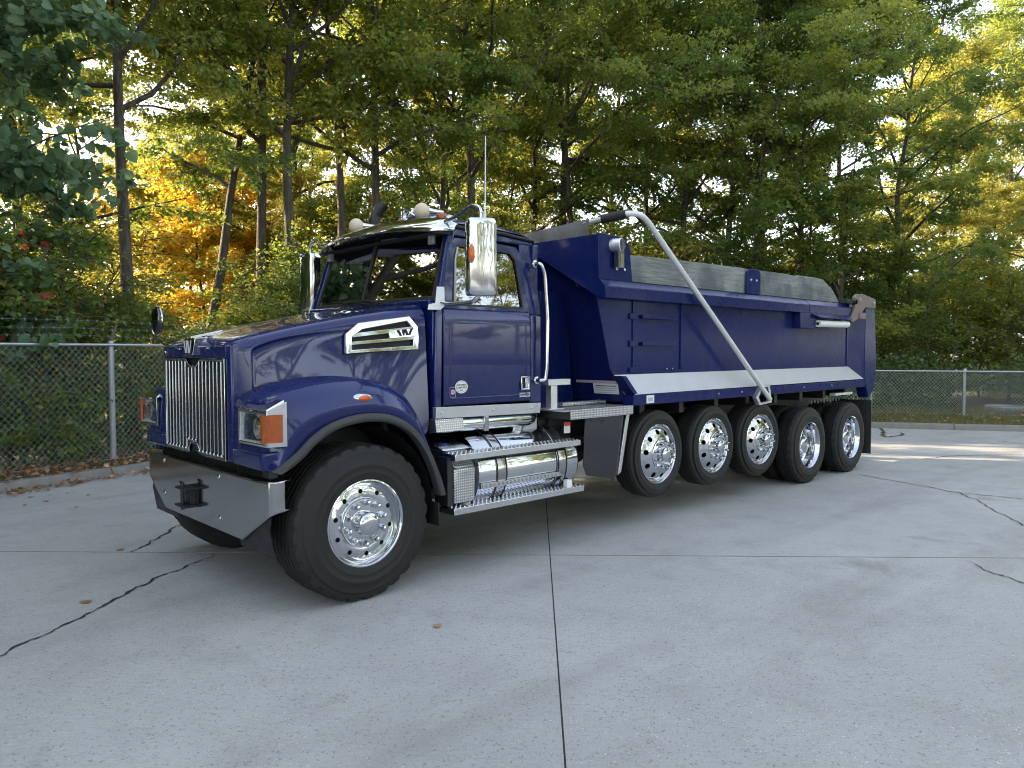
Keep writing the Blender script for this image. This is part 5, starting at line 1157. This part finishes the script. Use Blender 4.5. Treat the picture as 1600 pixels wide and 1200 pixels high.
# front row, tallest dark shapes near the camera side (picture column, distance, kind, turn, scale, label)
front = [
 (205,13.2,'tall_thin',.4,.86,'slim straight bare-trunked tree behind the left fence post'),
 (300,15.6,'leaning',2.2,.85,'dark leaning tree left of the golden maple'),
 (405,16.6,'tall_thin',3.6,.9,'tall tree with a bare lower trunk right of the golden maple'),
 (548,17.6,'tall_thin',1.2,.86,'tall green tree behind the truck windshield'),
 (690,20.5,'dark_a',2.0,.84,'dense green maple standing behind the truck cab'),
 (850,24.5,'dark_b',.3,1.0,'dark tree behind the gap between cab and dump body'),
 (905,24.0,'leaning',5.6,1.0,'tree with a leaning forked trunk behind the tarp arm'),
 (1010,26.0,'dark_a',4.2,.95,'dense dark tree behind the front end of the dump body'),
 (1130,24.5,'dark_b',1.0,1.02,'dark tree above the middle of the dump body'),
 (1250,24.0,'dark_a',5.3,.90,'broad dark tree above the rear half of the dump body'),
 (1375,25.5,'dark_b',2.7,1.0,'dark tree rising just behind the truck tailgate'),
 (1480,33.0,'olive_a',1.9,.95,'sunlit yellow-green tree at the right edge behind the low fence'),
 (1545,28.5,'olive_b',2.9,.62,'low pale yellow-green tree just beyond the low fence'),
 (1400,29.5,'olive_b',4.9,.60,'low olive tree half hidden by the tailgate'),
 (1570,37.0,'mid_a',5.1,1.1,'tall thin-leaved tree against the bright sky at the upper right'),
 (1470,39.0,'olive_b',1.4,1.3,'tall yellowing tree between the dark trees and the right edge'),
 (1650,31.0,'olive_b',.8,1.05,'sunlit yellowing tree farthest right'),
 (50,15.5,'tall_thin',1.6,.85,'slender tree near the left edge of the wood'),
]
for u,D,k,rz,sc,lb in front: tree(k, at_px(u,D), rz, sc, label=lb, group=None)
for u,D,k,rz,sc,lb in [(620,17.8,'bush_mid',0,1.5,None)]: pass
for u,D,k,rz,sc,lb in ((455,16.2,'canopy',1.3,.98,'broad-crowned leafy tree right of the golden maples, left of the cab roof'),
 (590,17.8,'canopy',3.1,.98,'broad-crowned tree whose leaves hang over the cab roof horns'),
 (735,20.2,'canopy',5.0,1.05,'broad-crowned tree behind the whip antenna'),
 (880,23.5,'canopy',.4,1.05,'broad-crowned tree above the front of the dump body'),
 (1180,23.2,'canopy',4.1,1.0,'broad-crowned tree above the board bracket of the dump body'),
 (940,28,'dark_b',3.3,1.1,'dark tree farther back behind the elbow of the tarp arm'),
 (1070,23.5,'mid_b',.2,1.15,'narrow green tree behind the straight length of the tarp arm'),
 (1190,27,'dark_a',3.9,1.0,'dark tree farther back above the rear half of the side boards'),
 (1310,23.5,'mid_b',4.4,1.05,'narrow green tree just left of the tailgate latch'),
 (480,24,'dark_b',.6,1.0,'dark tree deep behind the right-hand door mirror'),
 (135,22,'olive_b',2.0,.9,'yellowing tree behind the bushes above the left fence post'),
 (-60,15,'dark_a',3.0,.9,'dark tree half cut off by the left picture edge')):
    tree(k, at_px(u,D), rz, sc, label=lb)
for u,D,k,rz,sc,lb in ((455,21.5,'olive_b',.9,.52,'small yellow-green understorey tree right of the golden maples'),
 (545,24.0,'olive_b',3.0,.56,'small yellow-green understorey tree glimpsed over the truck hood'),
 (640,19.5,'mid_b',1.9,.62,'small bright green maple behind the cab roof'),
 (800,23.0,'mid_b',4.6,.66,'small green maple behind the tarp at the front of the dump body'),
 (380,24.5,'gold',5.1,.95,'golden maple deep behind the bare trunks, nearest the cab')):
    tree(k, at_px(u,D), rz, sc, name='understorey_tree', label=lb)
tree('gold', at_px(318,20.5), .7, .85, name='maple_tree', label='golden yellow maple glowing between the dark trunks on the left')
tree('gold', at_px(385,21.5), 3.9, .62, name='maple_tree', label='small golden maple low behind the bare trunk, nearest the windshield')
tree('gold', at_px(255,27.5), 2.4, .9, name='maple_tree', label='second golden maple farther back behind the leaning dark trunk')
tree('vine_tree', at_px(-60,10.8), .9, .92, name='vine_covered_tree', label='broad-leaved vine-covered tree at the far left edge above the fence')
# back rows
rb = random.Random(21)
for D0, kinds, n in ((30,('olive_a','olive_b','mid_b','olive_b'),7),(42,('olive_a','olive_b'),5)):
    for i in range(n):
        u = -120+1750*(i+rb.uniform(.2,.8))/n
        if u > 930: continue
        tree(rb.choice(kinds), at_px(u, D0+rb.uniform(-3,3)), rb.uniform(0,6.3), rb.uniform(.85,1.15), label='sunlit tree deep in the wood, seen between the front trunks', group='sunlit trees deep in the wood')
# the wood goes on to the left along the fence, outside the frame, and shades the yard
for i in range(15):
    s = -3.6-i*2.1; p = K0+KD*s+KN*rb.uniform(2.2,4.5)
    tree(rb.choice(('dark_a','mid_a','dark_b')), (p.x,p.y,.13), rb.uniform(0,6.3), rb.uniform(.85,1.1), label=GW, group=GWG)
for i in range(9):
    s = -3-i*3.0; p = K0+KD*s+KN*rb.uniform(7.5,10)
    tree(rb.choice(('dark_a','mid_a')), (p.x,p.y,.13), rb.uniform(0,6.3), rb.uniform(.95,1.2), label=GW, group=GWG)
for i in range(16):  # unseen bushes added to keep low sun off the foreground
    s = -3.4-i*1.9; p = K0+KD*s+KN*rb.uniform(1.6,3.4)
    tree('bush_dark', (p.x,p.y,.13), rb.uniform(0,6.3), rb.uniform(1.3,1.7), 'bush', 'tall dark bush added past the left edge to block the sun', 'bushes past the left edge', 'bush', 'foliage')
for i in range(10):
    s = -2-i*2.4; p = K0+KD*s+KN*rb.uniform(13,18)
    if i % 2: continue
    tree(rb.choice(('dark_a','mid_a')), (p.x,p.y,.13), rb.uniform(0,6.3), rb.uniform(.95,1.2), label=GW, group=GWG)
# ... and to the right, past the low fence
for i in range(14):
    s = -1.5-i*2.6; p = FR0-RD*0+rd2*(9.5+i*2.7)+rn2*rb.uniform(5,13)
    tree(rb.choice(('olive_a','mid_a','olive_b','dark_b')), (p.x,p.y,-.05), rb.uniform(0,6.3), rb.uniform(.85,1.15), label='tree of the wood that runs on past the right edge', group='trees beyond the right edge')
# across the yard behind the camera: the tree line that the chrome mirrors
for i in range(22):
    x = -40+i*4.1+rb.uniform(-1.2,1.2); y = -30+.10*x+rb.uniform(-3,3)
    tree(rb.choice(('olive_a','mid_a','olive_b','mid_b')), (x,y,0), rb.uniform(0,6.3), rb.uniform(1.15,1.5), label='tree across the yard, mirrored in the chrome of the truck', group='trees across the yard')
# understorey behind the left fence and across the back
GB = 'bushes behind the fence'; LB = 'leafy bush crowding the tall fence left of the truck'
for i in range(34):
    s = -8+i*.62; p = K0+KD*s+KN*(rb.uniform(1.35,2.6))
    tree(rb.choice(('bush_dark','bush_dark','bush_mid')), (p.x,p.y,.12), rb.uniform(0,6.3), rb.uniform(.75,1.1)*(.64 if 1.5 < s < 4.6 else 1), 'bush', LB, GB, 'bush', 'foliage')
for i in range(26):
    u = 120+i*36; D = rb.uniform(17.5,24)+max(0,(u-600)*.006)
    if 190 < u < 430: continue
    tree(rb.choice(('bush_dark','bush_mid','bush_gold','bush_gold')), at_px(u+rb.uniform(-15,15), D), rb.uniform(0,6.3), rb.uniform(.9,1.5)*(.6 if 200 < u < 480 else 1), 'bush', 'yellowing bush under the trees behind the truck', 'bushes under the trees', 'bush', 'foliage')
for i in range(16):
    u = 1290+i*24; D = rb.uniform(24.5,29)
    tree(rb.choice(('bush_dark','bush_mid','bush_dark')), at_px(u, D, .0), rb.uniform(0,6.3), rb.uniform(.8,1.35), 'bush', 'rounded bush behind the low fence on the right', 'bushes behind the low fence', 'bush', 'foliage')
# ivy bank behind the low fence
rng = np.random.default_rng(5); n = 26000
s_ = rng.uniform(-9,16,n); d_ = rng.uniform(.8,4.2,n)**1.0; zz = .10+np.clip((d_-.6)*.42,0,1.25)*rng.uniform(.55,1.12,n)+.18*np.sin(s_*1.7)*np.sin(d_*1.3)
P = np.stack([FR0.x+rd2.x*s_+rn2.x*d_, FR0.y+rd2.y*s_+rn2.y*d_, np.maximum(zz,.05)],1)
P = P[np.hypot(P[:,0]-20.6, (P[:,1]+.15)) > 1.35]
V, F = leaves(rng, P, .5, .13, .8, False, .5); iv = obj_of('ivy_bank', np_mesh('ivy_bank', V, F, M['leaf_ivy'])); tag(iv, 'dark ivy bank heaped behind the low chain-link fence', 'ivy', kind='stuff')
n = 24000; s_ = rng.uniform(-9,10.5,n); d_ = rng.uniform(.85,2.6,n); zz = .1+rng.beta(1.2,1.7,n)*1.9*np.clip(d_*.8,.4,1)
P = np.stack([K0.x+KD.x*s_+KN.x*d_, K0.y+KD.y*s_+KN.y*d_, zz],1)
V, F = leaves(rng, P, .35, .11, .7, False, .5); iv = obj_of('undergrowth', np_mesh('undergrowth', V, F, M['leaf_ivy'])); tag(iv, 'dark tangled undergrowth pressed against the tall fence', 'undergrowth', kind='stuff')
# grass strip
def blades(rng, P, h, w):
    n = len(P); a = rng.uniform(0,2*PI,n); hh = h*rng.uniform(.5,1.3,n); ln = rng.normal(0,.4,n)
    S = np.stack([np.cos(a),np.sin(a),0*a],1)*w; Dn = np.stack([-np.sin(a)*ln,np.cos(a)*ln,np.ones(n)],1)*hh[:,None]
    V = np.stack([P-S,P+S,P+Dn+S*.15,P+Dn-S*.15],1); return V.reshape(-1,3), (np.arange(n)*4)[:,None]+np.array([[0,1,2,3]])
n = 60000; s_ = rng.uniform(-14,10,n); d_ = rng.uniform(.14,4.6,n)
P = np.stack([R0.x+RD.x*s_+RN.x*d_, R0.y+RD.y*s_+RN.y*d_, np.full(n,KH-.03)],1); hf = np.where(d_ > 3.3, 2.2, 1.0)
V, F = blades(rng, P, .075*1.0, .006); V = V.reshape(-1,4,3); V[:,2:,2] += (V[:,2:,2]-V[:,:2,2])*(hf[:,None]-1); V = V.reshape(-1,3)
go = obj_of('grass', np_mesh('grass', V, F, M['grass'])); tag(go, 'short autumn grass on the verge between kerb and low fence', 'grass', kind='stuff')
# leaf litter along the left kerb and on the right verge
n = 5200; s_ = rng.uniform(-9,11,n); q = rng.uniform(0,1,n); d_ = np.where(q < .22, -np.abs(rng.normal(0,.13,n))-.02, rng.uniform(.02,1.0,n))
zz = np.where(d_ < 0, .012, KH+.012)+np.abs(rng.normal(0,.015,n))
P = np.stack([K0.x+KD.x*s_+KN.x*d_, K0.y+KD.y*s_+KN.y*d_, zz],1)
V, F = leaves(rng, P, 1.0, .085, .75, False, 0); V[:,2] = np.maximum(V[:,2], .008); lt = obj_of('leaf_litter', np_mesh('leaf_litter', V, F, M['leaf_dry'])); tag(lt, 'brown fallen leaves drifted along the foot of the tall fence', 'leaf litter', kind='stuff')
n = 900; s_ = rng.uniform(-10,8,n); d_ = rng.uniform(.2,4,n); P = np.stack([R0.x+RD.x*s_+RN.x*d_, R0.y+RD.y*s_+RN.y*d_, np.full(n,KH+.03)],1)
V, F = leaves(rng, P, 1.0, .08, .75, False, 0); lt = obj_of('leaf_litter', np_mesh('verge_leaf_litter', V, F, M['leaf_dry'])); tag(lt, 'scattered dry leaves on the grass verge', 'leaf litter', kind='stuff')
# a few single leaves on the concrete
def one_leaf(seed):
    r = np.random.default_rng(seed); V, F = leaves(r, np.zeros((1,3)), 1.4, .085, .7, True, 0); V[:,2] = np.abs(V[:,2])*.6; return np_mesh('leaf', V, F, M['leaf_dry'])
lm = [one_leaf(k) for k in range(4)]
def gpx(u, v):
    d = (RGT*((u-800)/1172.1)+_up*(-(v-600)/1172.1)+FWD); t = -CAM.z/d.z; q = CAM+d*t; return (q.x,q.y,.006)
named = [(140,940,'curled brown leaf on the concrete left of the long crack'),(687,980,'lone tan leaf on the concrete below the front wheel'),(185,858,'pale leaf lying on the joint line left of the truck')]
for k,(u,v,lb) in enumerate(named):
    o = obj_of('fallen_leaf', lm[k%4], None, gpx(u,v), rb.uniform(0,6), .75); tag(o, lb, 'leaf')
for k in range(22):
    u, v = rb.uniform(0,420), rb.uniform(762,800) if k < 22 else rb.uniform(800,900)
    if k > 28: u, v = rb.uniform(900,1600), rb.uniform(700,850)
    o = obj_of('fallen_leaf', lm[k%4], None, gpx(u,v), rb.uniform(0,6), rb.uniform(.3,.7)); tag(o, 'small dry leaf lying on the concrete yard', 'leaf', 'dry leaves scattered on the concrete')
# reddening creeper on the left
n = 90; P = np.array(at_px(42,10.9,0))+rng.normal(0,1,(n,3))*np.array([.16,.16,.42])+np.array([0,0,2.55])
V, F = leaves(rng, P, .3, .12, .7, True, .8); rc = obj_of('red_creeper', np_mesh('red_creeper', V, F, M['leaf_red'])); tag(rc, 'patch of reddened creeper leaves hanging above the left fence', 'creeper')
